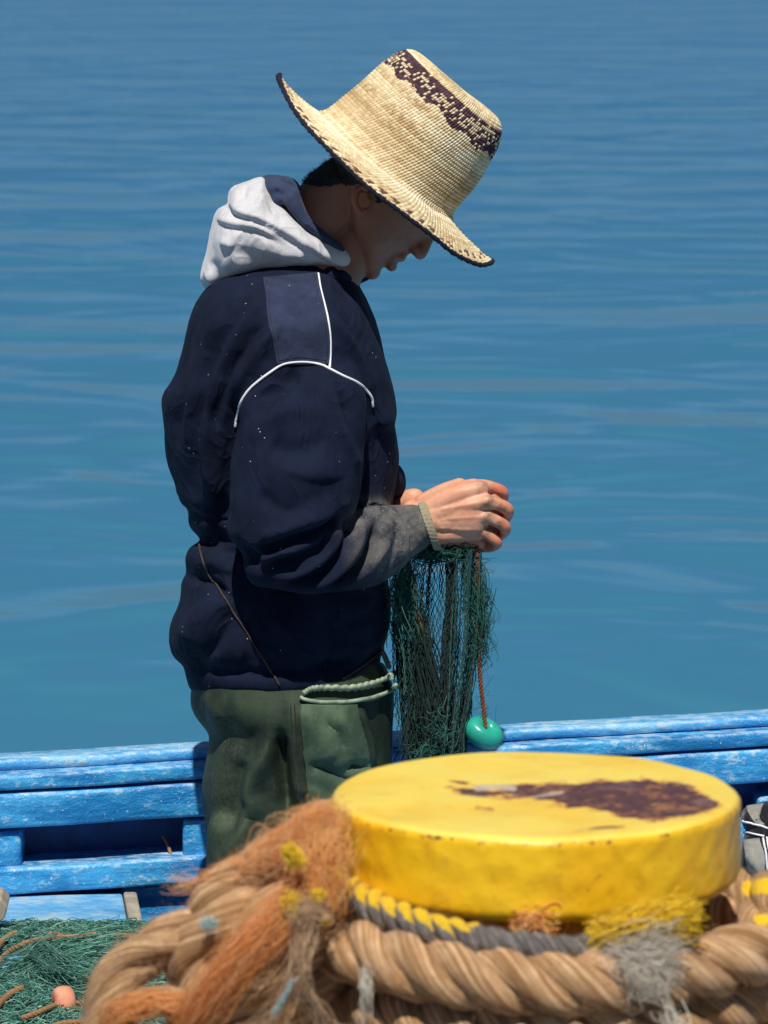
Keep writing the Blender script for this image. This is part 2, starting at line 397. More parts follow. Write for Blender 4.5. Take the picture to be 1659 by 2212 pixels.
def m_tint(name, stops, rough=.85, noise=None, bump=0, sheen=.1):
    s = NT(name); r = s.n('ShaderNodeValToRGB'); s.l(s.attr('tint'), r.inputs[0]); e = r.color_ramp.elements
    while len(e) < len(stops): e.new(.5)
    for i, (p, c) in enumerate(stops): e[i].position = p; e[i].color = (*c, 1)
    col = r.outputs[0]; nm = None
    if noise:
        n = s.noise((noise,) * 3, 4, .6); col = s.mix(s.ss(n, .3, .7, 0, .5), col, s.mix(.5, col, (.05, .03, .02)))
        nm = s.bump(n, .4, .002)
    return s.out(col, rough, nm, .25, sheen)
def m_rope(name, base, dark, light, scale=55, yellow=False):
    s = NT(name)
    n = s.noise((scale,) * 3, 5, .6); n3 = s.noise((11, 11, 11), 4, .6)
    cb = s.n('ShaderNodeCombineXYZ')
    for i, k_ in enumerate(('ca', 'sa', 'sl')): s.l(s.attr(k_), cb.inputs[i])
    x = s.n('ShaderNodeTexNoise'); x.inputs['Scale'].default_value = 1; x.inputs['Detail'].default_value = 4; x.inputs['Roughness'].default_value = .7; s.l(cb.outputs[0], x.inputs['Vector']); yarn = x.outputs['Fac']
    col = s.mix(s.ss(n, .3, .7), base, light); col = s.mix(s.ss(yarn, .38, .60, 0, .92), col, dark)
    col = s.mix(s.ss(n3, .5, .74, 0, .4), col, dark)
    if yellow: col = s.mix(s.ss(s.math('ADD', s.attr('tint'), s.math('MULTIPLY', n, .5)), .68, .80), col, (.80, .52, .02))
    return s.out(col, .95, s.bump(s.math('ADD', s.math('MULTIPLY', n, .4), yarn), 1.0, .0035), .1, .1)
MAT = dict(
    water=m_water(),
    blue=m_paint('blue_boat_paint', (.010, .20, .50), (.06, .39, .74), rough=.36, wear=(.54, .66), worn=(.35, .55, .72), chips=.66),
    blue_top=m_paint('worn_blue_paint', (.05, .32, .66), (.18, .50, .80), wear=(.5, .62), worn=(.45, .55, .62), rough=.4, chips=.66),
    blue_deck=m_paint('faded_blue_deck_paint', (.08, .33, .62), (.20, .48, .72), wear=(.5, .6), worn=(.36, .42, .42), stretch=(11, 15, 15), rough=.6, chips=.68, wear_glint=.18),
    blue_dark=m_simple('shaded_blue_paint', (.006, .05, .20), .5, .3, 30),  # hull blue darkened, shade of the recess painted into the colour
    bare=m_simple('bare_wood', (.33, .29, .22), .8, .3, 30, stretch=(60, 60, 8)),
    quay=m_simple('concrete', (.13, .125, .12), .9, .25, 8, .6, .004),
    navy=m_fabric('navy_fleece', (.0045, .0088, .0255), .25, 1100, .0, lint=70, dust='dust'),
    navy_patch=m_fabric('navy_twill', (.022, .030, .066), .3, 700, .05, lint=60),
    navy_lining=m_fabric('navy_lining', (.028, .04, .085), .2, 700, .1),
    hood=m_fabric('light_grey_fleece', (.52, .52, .55), .06, 800, .25, rough=.95),
    piping=m_simple('white_piping', (.82, .83, .88), .6, .05, 80),
    rib=m_simple('beige_knit', (.30, .27, .18), .9, .2, 300),
    straw_under=m_simple('straw_underside', (.42, .30, .14), .8, .3, 150),
    binding=m_simple('dark_binding', (.010, .010, .028), .95, .4, 300, .8, .002),
    hair=m_simple('black_hair', (.006, .0045, .004), .55, .5, 400, .8, .002),
    cord=m_simple('brown_cord', (.05, .035, .025), .9, .3, 200),
    cuff=m_fabric('cuff_fabric', (.03, .03, .04), .3, 800, .1, dust='dust'),
    black=m_fabric('black_nylon', (.006, .006, .008), .3, 500, .2, rough=.6, foldscale=20),
    grey_cloth=m_fabric('grey_cloth', (.24, .23, .21), .15, 500, .1),
    pebble=m_simple('shell', (.75, .65, .6), .5, .1, 60),
)
def m_skin():
    s = NT('skin')
    n1 = s.noise((30, 30, 30), 4, .6); n2 = s.noise((500, 500, 500), 2, .6); n3 = s.noise((75, 75, 75), 5, .65)
    col = s.mix(s.ss(n1, .3, .7), (.64, .29, .18), (.72, .39, .26))
    col = s.mix(s.attr('tan'), col, s.mix(s.ss(n1, .3, .7), (.26, .115, .065), (.33, .15, .09)))  # darker head skin: shade under the hat brim painted into the colour
    col = s.mix(s.math('MULTIPLY', s.attr('red'), .8), col, (.55, .13, .06))
    col = s.mix(s.math('MULTIPLY', s.attr('dirt'), s.ss(n3, .32, .60, 0, .9)), col, (.13, .09, .06))
    s.out(col, .5, s.bump(s.math('ADD', n3, s.math('MULTIPLY', n2, .4)), .35, .0015), .4)
    s.b.inputs['Subsurface Weight'].default_value = .12; s.b.inputs['Subsurface Radius'].default_value = (.006, .002, .001)
    s.b.inputs['Subsurface Scale'].default_value = .6
    return s.m
def m_green(nm, ca, cb):
    s = NT(nm)
    n1 = s.noise((14, 14, 10), 5, .65); n2 = s.noise((160,) * 3, 3, .6); n3 = s.noise((6, 6, 6), 4, .6)
    col = s.mix(s.ss(n1, .35, .65), ca, cb)
    col = s.mix(s.math('MULTIPLY', s.ss(n3, .48, .7), s.ss(n2, .3, .75, .1, .7)), col, (.085, .105, .066))
    col = s.mix(s.ss(s.noise((30, 30, 30), 6, .7), .58, .68, 0, .55), col, (.03, .026, .018))
    return s.out(col, s.ss(n1, .3, .7, .58, .78), s.bump(s.math('ADD', n1, s.math('MULTIPLY', n2, .2)), .45, .006), .3)
def m_yellow():
    s = NT('yellow_bollard_paint')
    n1 = s.noise((9, 9, 9), 4, .6); n2 = s.noise((45, 45, 45), 5, .65); n3 = s.noise((120, 120, 120), 4, .7); n4 = s.noise((26, 26, 26), 5, .65)
    col = s.mix(s.ss(n1, .35, .65), (.84, .46, .008), (.90, .56, .014))
    col = s.mix(s.ss(n2, .50, .72, 0, .55), col, (.58, .27, .008)); col = s.mix(s.ss(n4, .60, .70, 0, .35), col, (.40, .22, .03))
    # paler yellow on the upward face
    col = s.mix(s.math('MULTIPLY', s.attr('top'), s.ss(n1, .30, .7, .45, .9)), col, (.86, .70, .14))
    rs = s.math('ADD', s.attr('rust'), s.math('MULTIPLY', s.math('SUBTRACT', n4, .5), 1.7))
    rs = s.math('ADD', rs, s.math('MULTIPLY', s.math('SUBTRACT', n3, .5), .7))
    col = s.mix(s.ss(rs, .34, .50, 0, .75), col, (.62, .27, .07))
    rustc0 = s.mix(s.ss(n3, .42, .62), (.060, .026, .036), s.mix(s.ss(n2, .45, .62), (.10, .04, .042), (.34, .14, .05)))
    rustc = s.mix(s.ss(n2, .56, .70, 0, .65), rustc0, (.44, .19, .06)); rustc = s.mix(s.ss(s.noise((18, 30, 18), 4, .6), .54, .66, 0, .5), rustc, (.17, .11, .12))
    col = s.mix(s.ss(rs, .50, .60), col, rustc)
    wv = s.math('ADD', s.attr('pale'), s.math('MULTIPLY', s.math('SUBTRACT', n4, .5), .9))
    col = s.mix(s.ss(wv, .35, .85, 0, .75), col, (.55, .47, .38))
    ch = s.math('ADD', s.attr('chip'), s.math('MULTIPLY', s.math('SUBTRACT', n3, .5), 1.6))
    col = s.mix(s.ss(ch, .95, 1.1), col, (.16, .07, .03))
    h = s.math('SUBTRACT', s.math('ADD', n1, s.math('MULTIPLY', n2, .35)), s.math('MULTIPLY', s.ss(rs, .5, .56), .35))
    return s.out(col, s.ss(rs, .45, .6, .38, .9), s.bump(h, .55, .006), .5)
MAT.update(skin=m_skin(), green=m_green('green_oilskin', (.016, .026, .016), (.038, .060, .036)), green_lit=m_green('sunlit_green_oilskin', (.042, .074, .044), (.095, .145, .085)), yellow=m_yellow(),  # green_lit: same oilskin with sunlight painted into its colour
    rope=m_rope('manila_rope', (.60, .37, .19), (.25, .125, .05), (.76, .52, .31), yellow=True),
    grey_rope=m_rope('grey_rope', (.20, .18, .17), (.08, .065, .06), (.33, .31, .30), 80, yellow=True),
    orange_rope=m_rope('orange_twine', (.24, .075, .03), (.09, .03, .015), (.36, .15, .06), 200),
    tan_rope=m_rope('brown_laid_line', (.40, .20, .09), (.16, .07, .03), (.56, .34, .18), 160),
    fibre=m_tint('frayed_fibre', [(0, (.66, .22, .05)), (.35, (.90, .38, .11)), (.6, (.92, .58, .30)), (.82, (.75, .46, .08)), (1, (.85, .60, .05))]),
    pale_fibre=m_tint('pale_fibre', [(0, (.38, .33, .25)), (.5, (.60, .55, .46)), (1, (.80, .77, .70))]),
    tan_fibre=m_tint('tan_fibre', [(0, (.36, .22, .12)), (.5, (.52, .34, .2)), (1, (.66, .5, .34))]),
    yellow_fibre=m_tint('yellow_fibre', [(0, (.6, .36, .02)), (.5, (.85, .54, .02)), (1, (.90, .66, .06))]),
    blue_fibre=m_tint('blue_fibre', [(0, (.20, .36, .36)), (1, (.55, .66, .66))]),
    net=m_tint('green_twine', [(0, (.004, .012, .012)), (.4, (.008, .050, .044)), (.75, (.020, .13, .10)), (1, (.09, .22, .14))]),
    netlit=m_tint('green_net_twine', [(0, (.02, .08, .065)), (.4, (.05, .21, .165)), (.8, (.17, .40, .32)), (.93, (.36, .58, .48)), (1, (.62, .52, .30))]),
    straw=m_tint('straw', [(0, (.040, .020, .036)), (.22, (.12, .06, .085)), (.4, (.24, .12, .05)), (.6, (.66, .49, .26)), (.8, (.92, .80, .54)), (1, (.97, .92, .76))], noise=300, sheen=0),
    teal=m_simple('teal_plastic', (.025, .36, .27), .28, .15, 20, .1),
    salmon=m_simple('salmon_foam', (.66, .27, .17), .7, .2, 60),
    rim_green=m_simple('pale_green_hem', (.26, .33, .23), .5, .4, 60, .5),
    boot=m_simple('black_rubber', (.02, .02, .02), .5, .2, 40))
MAT['net_base'] = m_simple('net_mass', (.012, .05, .04), .9, .5, 90, .8, .004)

# ================================================================ SETTING
mb = MB(); xs = [-1500, -300, -60, 0, 60, 300, 1500]; ys = [-1.7, 0, 6, 60, 300, 1200, 3000]
vv = np.array([(x, y, -.30) for y in ys for x in xs]); n_ = len(xs)
mb.add(vv, [(j * n_ + i, j * n_ + i + 1, (j + 1) * n_ + i + 1, (j + 1) * n_ + i) for j in range(len(ys) - 1) for i in range(n_ - 1)])
tag(build('water', mb, MAT['water'], smooth=False), 'calm rippled blue harbour water behind the boat', kind='structure')
mb = MB(); box(mb, (-12, -14, -1.2), (12, -1.62, .34))
tag(build('quay', mb, MAT['quay'], smooth=False), 'grey concrete quay under the yellow bollard', kind='structure')

# ================================================================ BOAT
def yb(u): return .34 + .00012 * u
boat = empty('fishing_boat', (0, -.3, 0), 'blue painted wooden fishing boat with chipped paint, moored behind the yellow bollard', 'boat')
def bar(name, corners, u0, u1, m, bev=.005, seg=70, jit=.0008, closed=True):
    us = np.linspace(u0, u1, seg); k = len(corners); V = []
    for (vL, vR, yo, dy, dz) in corners:
        v_ = vL + (vR - vL) * us / 1659.0
        p = P(us, v_, yb(us) + yo) + np.array([0, dy, dz]); V.append(p)
    V = np.stack(V, 1).reshape(-1, 3)
    V += np.stack([0 * V[:, 0], waves(V, .23, 3) * jit, waves(V, .17, 4) * jit], -1)
    mb = MB(); q = grid_q(seg, k)
    mb.add(V, q); e = [list(range(k))[::-1], [(seg - 1) * k + i for i in range(k)]]
    if k == 4: mb.q.append(np.array(e))
    o = build(name, mb, m, smooth=True); adopt(o, boat)
    if bev:
        b = o.modifiers.new('b', 'BEVEL'); b.width = bev; b.segments = 3; b.limit_method = 'ANGLE'; b.angle_limit = R(40)
    return o
def c4(vt, vb_, yo, depth, th=None):
    """four corners: front top, back top, back bottom, front bottom from two pixel lines on the front face"""
    return [(vt[0], vt[1], yo, 0, 0), (vt[0], vt[1], yo, depth, 0), (vb_[0], vb_[1], yo, depth, 0), (vb_[0], vb_[1], yo, 0, 0)]
bar('cap_rail', c4((1643, 1547), (1668, 1570), 0, .068), -700, 2300, MAT['blue_top'], .008)
bar('rubbing_strip', c4((1677, 1581), (1710, 1613), -.036, .075), -700, 2300, MAT['blue'], .006)
bar('inner_plank', c4((1718, 1620), (1792, 1691), -.037, .03), -700, 2300, MAT['blue'], .007)
bar('ledge', c4((1879, 1776), (1936, 1832), -.046, .12), -700, 2300, MAT['blue'], .006)
for i, (a, b) in enumerate([(-420, -330), (-60, 46), (394, 486), (840, 930), (1230, 1320), (1636, 1740), (2040, 2130)]):
    bar('frame', c4((1798 if i != 5 else 1822, 1700 if i != 5 else 1722), (1884, 1781), -.026, .09), a, b, MAT['blue'], .008, seg=8)
bar('lower_plank', c4((1938, 1834), (2150, 2046), -.020, .05), 262, 2300, MAT['blue'], .006)
# hull skin: inner wall, outer wall, floor
us = np.linspace(-700, 2300, 60); mb = MB(); k = 8; V = []
vt = 1668 + (1570 - 1668) * us / 1659
top = P(us, vt, yb(us) + .005)
for dy, z in ((.045, None), (.05, .30), (.045, .1), (-.02, -.05), (-.5, -.10), (-.02, -.5), (.10, -.1), (.14, .35), (.062, None)):
    p = top.copy(); p[:, 1] += dy
    if z is not None: p[:, 2] = z
    V.append(p)
V = np.stack(V, 1); k = V.shape[1]; mb.add(V.reshape(-1, 3), grid_q(60, k)[[i for i in range(59 * k) if i % k != k - 1]])
adopt(build('hull', mb, MAT['blue_dark']), boat)
mb = MB(); box(mb, (-2.2, -1.1, -.06), (2.6, .38, 0)); adopt(build('floor_boards', mb, MAT['blue_deck'], smooth=False), boat)
mb = MB(); box(mb, (-2.2, -1.16, -.45), (2.6, -1.10, .40)); adopt(build('near_side', mb, MAT['blue'], smooth=False), boat)
# foredeck at the left and its worn end board
zdk = P(100, 1934, yb(100) - .046)[2] - .002
A = P(293, 1936, yb(293) - .045); B = P(318, 2060, 0); t_ = (zdk - CAM[2]) / (P(316, 2040, 0)[2] - CAM[2]); Bp = CAM + (P(316, 2040, 0) - CAM) * t_
dirx = (Bp - A); dirx /= abs(dirx[1]); L = 1.2
e0 = np.array([A[0], yb(293) - .047, zdk]); e1 = e0 + dirx * L; e1[2] = zdk
def slab(name, p0, p1, p2, p3, z, th, m, par, n=10, bev=.004):
    a = np.array([p0, p1, p2, p3], float); V = []
    for zz in (z, z - th):
        for x in a: V.append((x[0], x[1], zz))
    mb = MB(); mb.add(V, [(0, 1, 2, 3), (7, 6, 5, 4), (0, 4, 5, 1), (1, 5, 6, 2), (2, 6, 7, 3), (3, 7, 4, 0)])
    o = build(name, mb, m, smooth=False); 
    if par: adopt(o, par)
    b = o.modifiers.new('b', 'BEVEL'); b.width = bev; b.segments = 2
    return o
we = np.array([.022, 0, 0])
yL = yb(-700) - .047
slab('foredeck', e0 - we, (-2.0, yL - .004, 0), (-2.0, e1[1], 0), e1 - we, zdk, .035, MAT['blue_deck'], boat)
slab('end_board', e0 + we * .1, e0 - we * .92, e1 - we * .92, e1 + we * .1, zdk + .003, .05, MAT['bare'], boat)
mb = MB(); box(mb, (-2.0, -1.0, 0), (e0[0] - .06, .2, zdk - .04)); adopt(build('bulkhead', mb, MAT['blue_dark'], smooth=False), boat)
# weathered timber at the left edge
tp = [(-160, 1925), (-60, 1934), (2, 1944), (16, 1962), (10, 1984), (-18, 2004), (-80, 2030), (-160, 2052)]
f_ = np.array([P(a, b, .02) for a, b in tp]); bk = f_ + [0, .05, .008]; n_ = len(tp); mb = MB()
mb.add(np.vstack([f_, bk]), [(i, i + 1, i + 1 + n_, i + n_) for i in range(n_ - 1)] + [(n_ - 1, 0, n_, 2 * n_ - 1)], [(0, i + 1, i) for i in range(1, n_ - 1)] + [(n_, n_ + i, n_ + i + 1) for i in range(1, n_ - 1)])
o = build('timber', mb, MAT['bare'], smooth=False); b_ = o.modifiers.new('b', 'BEVEL'); b_.width = .004; b_.segments = 3
tag(o, 'pale weathered timber end poking in at the left edge above the net', 'timber')
# straw coloured cord in the slot
mb = MB(); add_tube(mb, cr([P(352, 1806, .40), P(361, 1822, .39), P(370, 1850, .37), P(371, 1874, .35)], 20), .0028, 8)
o = build('rope_end', mb, MAT['tan_rope']); tag(o, 'short brown rope end sticking out of the dark slot in the boat side', 'rope')

# dark clothes heap at the right edge
root = empty('jacket', P(1700, 1960, .1), 'crumpled black jacket with grey patches and white piping, heaped behind the bollard at right', 'jacket')
mb = MB()
for (u, v, y, ru, rv, d) in ((1655, 1770, .20, 55, 40, .05), (1740, 1770, .2, 80, 50, .06), (1650, 1870, .15, 62, 95, .06), (1740, 1900, .15, 90, 120, .08), (1690, 1960, .12, 80, 60, .06), (1625, 1770, .18, 26, 30, .03)):
    add_ell(mb, P(u, v, y), [[ru * M, 0, 0], [0, d, 0], [0, 0, rv * M]])
me = remesh(mb, .005, 6)
folds(me, [([(1600, 1760), (1630, 1775), (1665, 1795)], 10, 9), ([(1600, 1800), (1640, 1806), (1670, 1806)], 9, -8), ([(1615, 1840), (1640, 1880), (1660, 1930)], 10, 8), ([(1605, 1880), (1625, 1900)], 8, -9), ([(1665, 1800), (1668, 1920)], 7, -8), ([(1636, 1745), (1640, 1775), (1660, 1780)], 8, 7)])
v = verts(me); v += normals(me) * (waves(v, .07, 8) * .003)[:, None]; setv(me, v)
j = link('cloth', me, MAT['black']); adopt(j, root); jt = bvh(me)
def surf_patch(name, tree, left, right, nu, nv, off, m, par, dflt=0., thick=0):
    L = cr(np.array(left, float), nv); Rr = cr(np.array(right, float), nv); V = []
    for jx in range(nv):
        for i in range(nu):
            p = L[jx] * (1 - i / (nu - 1)) + Rr[jx] * i / (nu - 1); V.append(cast(tree, p[0], p[1], off, dflt))
    mb = MB(); mb.add(V, [(a * nu + b, a * nu + b + 1, (a + 1) * nu + b + 1, (a + 1) * nu + b) for a in range(nv - 1) for b in range(nu - 1)])
    o = build(name, mb, m)
    s = o.modifiers.new('s', 'SOLIDIFY'); s.thickness = .0015; s.offset = 0
    if par: adopt(o, par)
    return o
surf_patch('grey_patch', jt, [(1612, 1742), (1618, 1760), (1640, 1788)], [(1650, 1736), (1640, 1764), (1652, 1782)], 10, 12, .001, MAT['grey_cloth'], root, .2)
surf_patch('grey_patch', jt, [(1606, 1815), (1612, 1860), (1630, 1905), (1652, 1928)], [(1640, 1812), (1652, 1850), (1655, 1895), (1700, 1905)], 12, 20, .001, MAT['grey_cloth'], root, .2)
for ln in ([(1603, 1773), (1620, 1776), (1645, 1786), (1665, 1795)], [(1603, 1798), (1625, 1802), (1650, 1806)], [(1648, 1810), (1653, 1840), (1656, 1880)], [(1655, 1808), (1659, 1840), (1660, 1875)]):
    mb = MB(); add_tube(mb, castline(jt, ln, 20, .002, .2), .0018, 6); adopt(build('piping', mb, MAT['piping']), root)

# ================================================================ BOLLARD
YB = -2.4; BC = P(1158, 1711, YB); RB = .2005
bol = empty('bollard', (BC[0], YB, .34), 'round yellow mooring bollard with a purple brown rust patch on its top', 'bollard')
ZT = BC[2]
def bpt(ang, r, dz): return np.array([BC[0] + r * math.cos(ang), YB + r * math.sin(ang), ZT + dz])
# cap: polar grid
prof = [(r, 0.0) for r in np.linspace(0, RB - .010, 70)] + [(RB - .010 + .010 * math.sin(a), -.010 + .010 * math.cos(a)) for a in np.linspace(.2, math.pi / 2, 8)] \
     + [(RB, z) for z in np.linspace(-.013, -.066, 26)] + [(RB - .014 + .014 * math.cos(a), -.070 - .014 * math.sin(a)) for a in np.linspace(0, 1.5, 8)] + [(r, -.086) for r in np.linspace(RB - .02, .12, 6)]
prof = np.array(prof); K = 360; th = np.linspace(0, 2 * np.pi, K, endpoint=False)
V = np.stack([BC[0] + prof[:, :1] * np.cos(th), YB + prof[:, :1] * np.sin(th), ZT + prof[:, 1:] * np.ones(K)], -1).reshape(-1, 3)
side = np.repeat(np.clip((prof[:, 1] < -.004) & (prof[:, 0] > .15), 0, 1), K)
nrm_ = np.stack([np.cos(th), np.sin(th), 0 * th], -1)[None].repeat(len(prof), 0).reshape(-1, 3)
V = V + nrm_ * (side * (waves(V, .12, 21) * .0007 + waves(V, .03, 22) * .0004))[:, None]
V[:, 2] += (1 - side) * (waves(V * [1, 1, 0], .12, 23) * .0006)
mb = MB(); mb.add(V, grid_q(len(prof), K)[:, ::-1])
uv = px(V); up = (1 - side) * (np.repeat(prof[:, 1], K) > -.012)
rustp = [(958, 1700), (975, 1697), (1010, 1700), (1060, 1706), (1120, 1694), (1180, 1690), (1240, 1694), (1290, 1683), (1340, 1690), (1390, 1683), (1440, 1690), (1490, 1700), (1520, 1712), (1556, 1740), (1530, 1752), (1480, 1762), (1440, 1770), (1390, 1773), (1330, 1762), (1270, 1745), (1210, 1738), (1150, 1728), (1090, 1722), (1050, 1722), (1000, 1712)]
sd = sdf(uv, rustp)
rust = up * np.clip(.50 + sd / 28, -.25, .92)
d2, _ = pdist(uv, [(965, 1685), (1010, 1694), (1040, 1702)]); rust = np.maximum(rust, up * (.62 - d2 / 14))
d2, _ = pdist(uv, [(1030, 1745), (1065, 1746)]); rust = np.maximum(rust, up * (.5 - d2 / 22))
d2, _ = pdist(uv, [(1235, 1797), (1300, 1788), (1350, 1785)]); rust = np.maximum(rust, up * (.62 - d2 / 9))
d2, _ = pdist(uv, [(1520, 1715), (1480, 1700)]); rust = np.maximum(rust, up * (.42 - d2 / 60))
rust = rust * up + (1 - up) * -.4
pale = up * np.maximum(1.0 - pdist(uv, [(1030, 1702), (1080, 1700), (1110, 1704)])[0] / 16, .75 - pdist(uv, [(1150, 1722), (1215, 1712)])[0] / 12)
pale = np.maximum(pale, up * (.42 - pdist(uv, [(1010, 1790), (1090, 1796)])[0] / 60))
chip = np.exp(-(np.repeat(prof[:, 1], K) + .006) ** 2 / .006 ** 2) * (np.repeat(prof[:, 0], K) > .185) * .92
chip = np.maximum(chip, 1.15 - pdist(uv, [(1250, 1960), (1285, 1900), (1310, 1880)])[0] / 7 * .9)
cap = build('cap', mb, MAT['yellow'], attrs=dict(rust=rust, pale=np.clip(pale, 0, 1), chip=np.clip(chip, 0, 1.2), top=up)); adopt(cap, bol)
mb = MB(); add_tube(mb, [bpt(0, 0, -.082), bpt(0, 0, -.3), bpt(0, 0, -.68)], [.135, .12, .16], 64); adopt(build('stem', mb, MAT['yellow']), bol)
mb = MB(); zq = .34; add_tube(mb, [(BC[0], YB, zq + .03), (BC[0], YB, zq + .001)], [.25, .26], 64); adopt(build('base_plate', mb, MAT['yellow']), bol)

# ---------------------------------------------------------------- hawsers on the bollard
def ring(r, dz, a0, a1, n=120, f=None):
    a = np.linspace(R(a0), R(a1), n)
    rr = r if not callable(r) else np.array([r(x) for x in np.degrees(a)]); zz = dz if not callable(dz) else np.array([dz(x) for x in np.degrees(a)])
    return np.stack([BC[0] + rr * np.cos(a), YB + rr * np.sin(a), ZT + zz + 0 * a], -1)
def interp(xs_, ys_): return lambda x: float(np.interp(x, xs_, ys_))
def hawser(name, path, Rr, pitch, label, ph=0, yel=None, nf=900, m='rope', seed=1, cat='rope', fl=.010, fm='tan_fibre', hand=1):
    mb = MB(); rope(mb, path, Rr, pitch, 3, 20, ph, 0., hand, 18)
    ca, sa, sl_ = [], [], []
    for vv_ in mb.v:
        n_k = (len(vv_) - 2) // 20; ph_ = np.tile(np.arange(20) / 20 * 2 * np.pi, n_k); ii = np.repeat(np.arange(n_k), 20); s__ = ii / 18 * pitch
        ph_ = ph_ - s__ / pitch * 5.0; kk = 4.2
        ca.append(np.r_[np.cos(ph_) * kk, 0, 0]); sa.append(np.r_[np.sin(ph_) * kk, 0, 0]); sl_.append(np.r_[s__ * 9 + len(ca) * 7, 0, 0])
    n0 = mb.n; fuzz(mb, path, Rr, nf * 4, fl, .00016, seed, 0.)
    v, q, t = mb.arrays(); v = v + 0; isr = (np.arange(len(v)) < n0) * 1.0
    me = mesh_of(name, v, q, t); nn = normals(me); v = v + nn * (isr * (waves(v, .02, seed) * .0009 + waves(v, .007, seed + 3) * .0003))[:, None]; setv(me, v)
    tt = np.zeros(len(v)) if yel is None else yel(px(v), v, nn)
    for k_, a_ in (('ca', ca), ('sa', sa), ('sl', sl_)): setattr_(me, k_, np.r_[np.concatenate(a_), np.zeros(len(v) - n0)])
    setattr_(me, 'tint', tt); o = link(name, me, MAT[m]); tag(o, label, cat)
    return o
# top turn: angles run from front-left to the right edge and behind
p1 = np.vstack([ring(interp([150, 200, 230, 270, 320, 360, 390, 450], [.235, .24, .235, .237, .262, .272, .27, .25]),
                     interp([150, 200, 225, 270, 300, 330, 360, 400, 450], [-.14, -.122, -.120, -.130, -.124, -.114, -.122, -.150, -.16]), 196, 450, 160)])
def yel1(uv, v, n):
    a = .80 - pdist(uv, [(1618, 1920), (1640, 1912), (1668, 1918)])[0] / 30 * .55
    b = .75 - pdist(uv, [(1640, 1980), (1660, 1990)])[0] / 22 * .4
    return np.clip(np.maximum(a, b), 0, 1)
hawser('mooring_rope', p1, .0302, .145, 'thick tan laid rope, uppermost turn sagging round the front of the bollard', .6, yel1, 1500, seed=3, hand=1)
p2 = ring(interp([180, 270, 330, 400], [.205, .222, .25, .24]), interp([180, 230, 270, 320, 360, 400], [-.200, -.184, -.181, -.170, -.160, -.17]), 176, 420, 160)
hawser('mooring_rope', p2, .031, .145, 'thick brown rope turn in shadow directly below the uppermost turn on the bollard', 1.4, None, 900, seed=5, hand=1)
p3 = ring(interp([180, 270, 330, 400], [.225, .225, .255, .25]), interp([180, 270, 320, 360, 400], [-.265, -.238, -.226, -.212, -.21]), 170, 420, 160)
hawser('mooring_rope', p3, .031, .145, 'lowest brown rope turn, seen at the bottom edge below the others on the bollard', 2.0, None, 500, seed=6, hand=1)
# grey rope with yellow overspray
p4 = ring(interp([200, 225, 260, 300], [.206, .213, .222, .226]), interp([200, 222, 250, 275, 300], [-.075, -.081, -.094, -.104, -.103]), 206, 284, 90)
def yel2(uv, v, n):
    return np.clip((n[:, 2] * .95 - .12) * np.clip((1085 - uv[:, 0]) / 90, 0, 1) * 1.1, 0, 1)
g4 = hawser('grey_rope', p4, .0158, .062, 'thinner grey laid rope with yellow paint on its upper side, tucked under the bollard cap', 0, yel2, 500, 'grey_rope', 9, fl=.006, fm='pale_fibre', hand=1)
e = p4[-1]; mb = MB()
bundle(mb, [e + [-.012, -.004, .0], e + [.02, -.020, .004], e + [.045, -.026, .008], e + [.07, -.018, .012]], .016, .026, 900, .00024, .010, 5)
bundle(mb, [e + [.01, -.024, .0], e + [.035, -.040, -.010], e + [.055, -.046, -.030]], .014, .022, 420, .00024, .010, 6)
build('frayed_end', mb, MAT['pale_fibre'], g4)
mb = MB(); bundle(mb, [e + [-.012, -.010, .016], e + [.02, -.018, .026], e + [.055, -.014, .034], e + [.09, -.004, .034]], .012, .016, 1300, .0004, .006, 7)
build('yellow_fray', mb, MAT['yellow_fibre'], g4)
mb = MB(); bundle(mb, [e + [.055, -.05, -.03], e + [.065, -.062, -.06], e + [.055, -.064, -.088], e + [.035, -.062, -.12]], .012, .007, 60, .0005, .006, 8)
build('hanging_wisp', mb, MAT['pale_fibre'], g4)
mb = MB(); c = P(1482, 1976, YB - .10); add_ell(mb, c, [[.0095, 0, .001], [0, .008, 0], [0, 0, .007]]); add_ell(mb, c + [.004, .002, -.002], [[.008, 0, .001], [0, .008, 0], [0, 0, .006]])
tag(build('shell', mb, MAT['pebble']), 'small pinkish white shell lying on the rope below the right of the bollard cap', 'shell')
mb = MB(); bundle(mb, [P(1110, 1985, YB - .19), P(1150, 1992, YB - .19), P(1200, 1998, YB - .19)], .012, .02, 260, .0006, .008, 17, 0, 1)
tag(build('rope_scraps', mb, MAT['fibre']), 'scraps of orange and yellow rope fibre wedged just under the bollard cap at its front', 'rope fibre')

# left mass of rope
YL = YB - .12
def up3(pts, y=YL): return np.array([P(a, b, y + d) for a, b, d in pts])
pa = cr(up3([(735, 1800, .16), (690, 1830, .10), (630, 1868, .04), (560, 1905, .02), (495, 1960, .0), (452, 2040, .0), (440, 2130, .0), (450, 2260, .02), (470, 2360, .04)]), 120)
hawser('mooring_rope', pa, .037, .20, 'thick tan rope bending over the left shoulder of the heap beside the bollard', 0, None, 1300, seed=12)
pb = cr(up3([(735, 1960, .06), (680, 1975, .02), (625, 2010, -.02), (585, 2070, -.03), (545, 2135, -.03), (490, 2200, -.03), (440, 2290, -.02)]), 120)
hawser('mooring_rope', pb, .046, .30, 'fattest tan rope with deep lay grooves slanting down between the orange fibres and the bollard', 1.1, None, 1200, seed=13)
pe = cr(up3([(690, 2060, .05), (640, 2110, -.01), (600, 2180, -.02), (560, 2260, -.02), (520, 2350, -.02)]), 90)
hawser('mooring_rope', pe, .040, .25, 'tan rope at the bottom edge under the fattest rope, left of the bollard turns', .4, None, 500, seed=14)
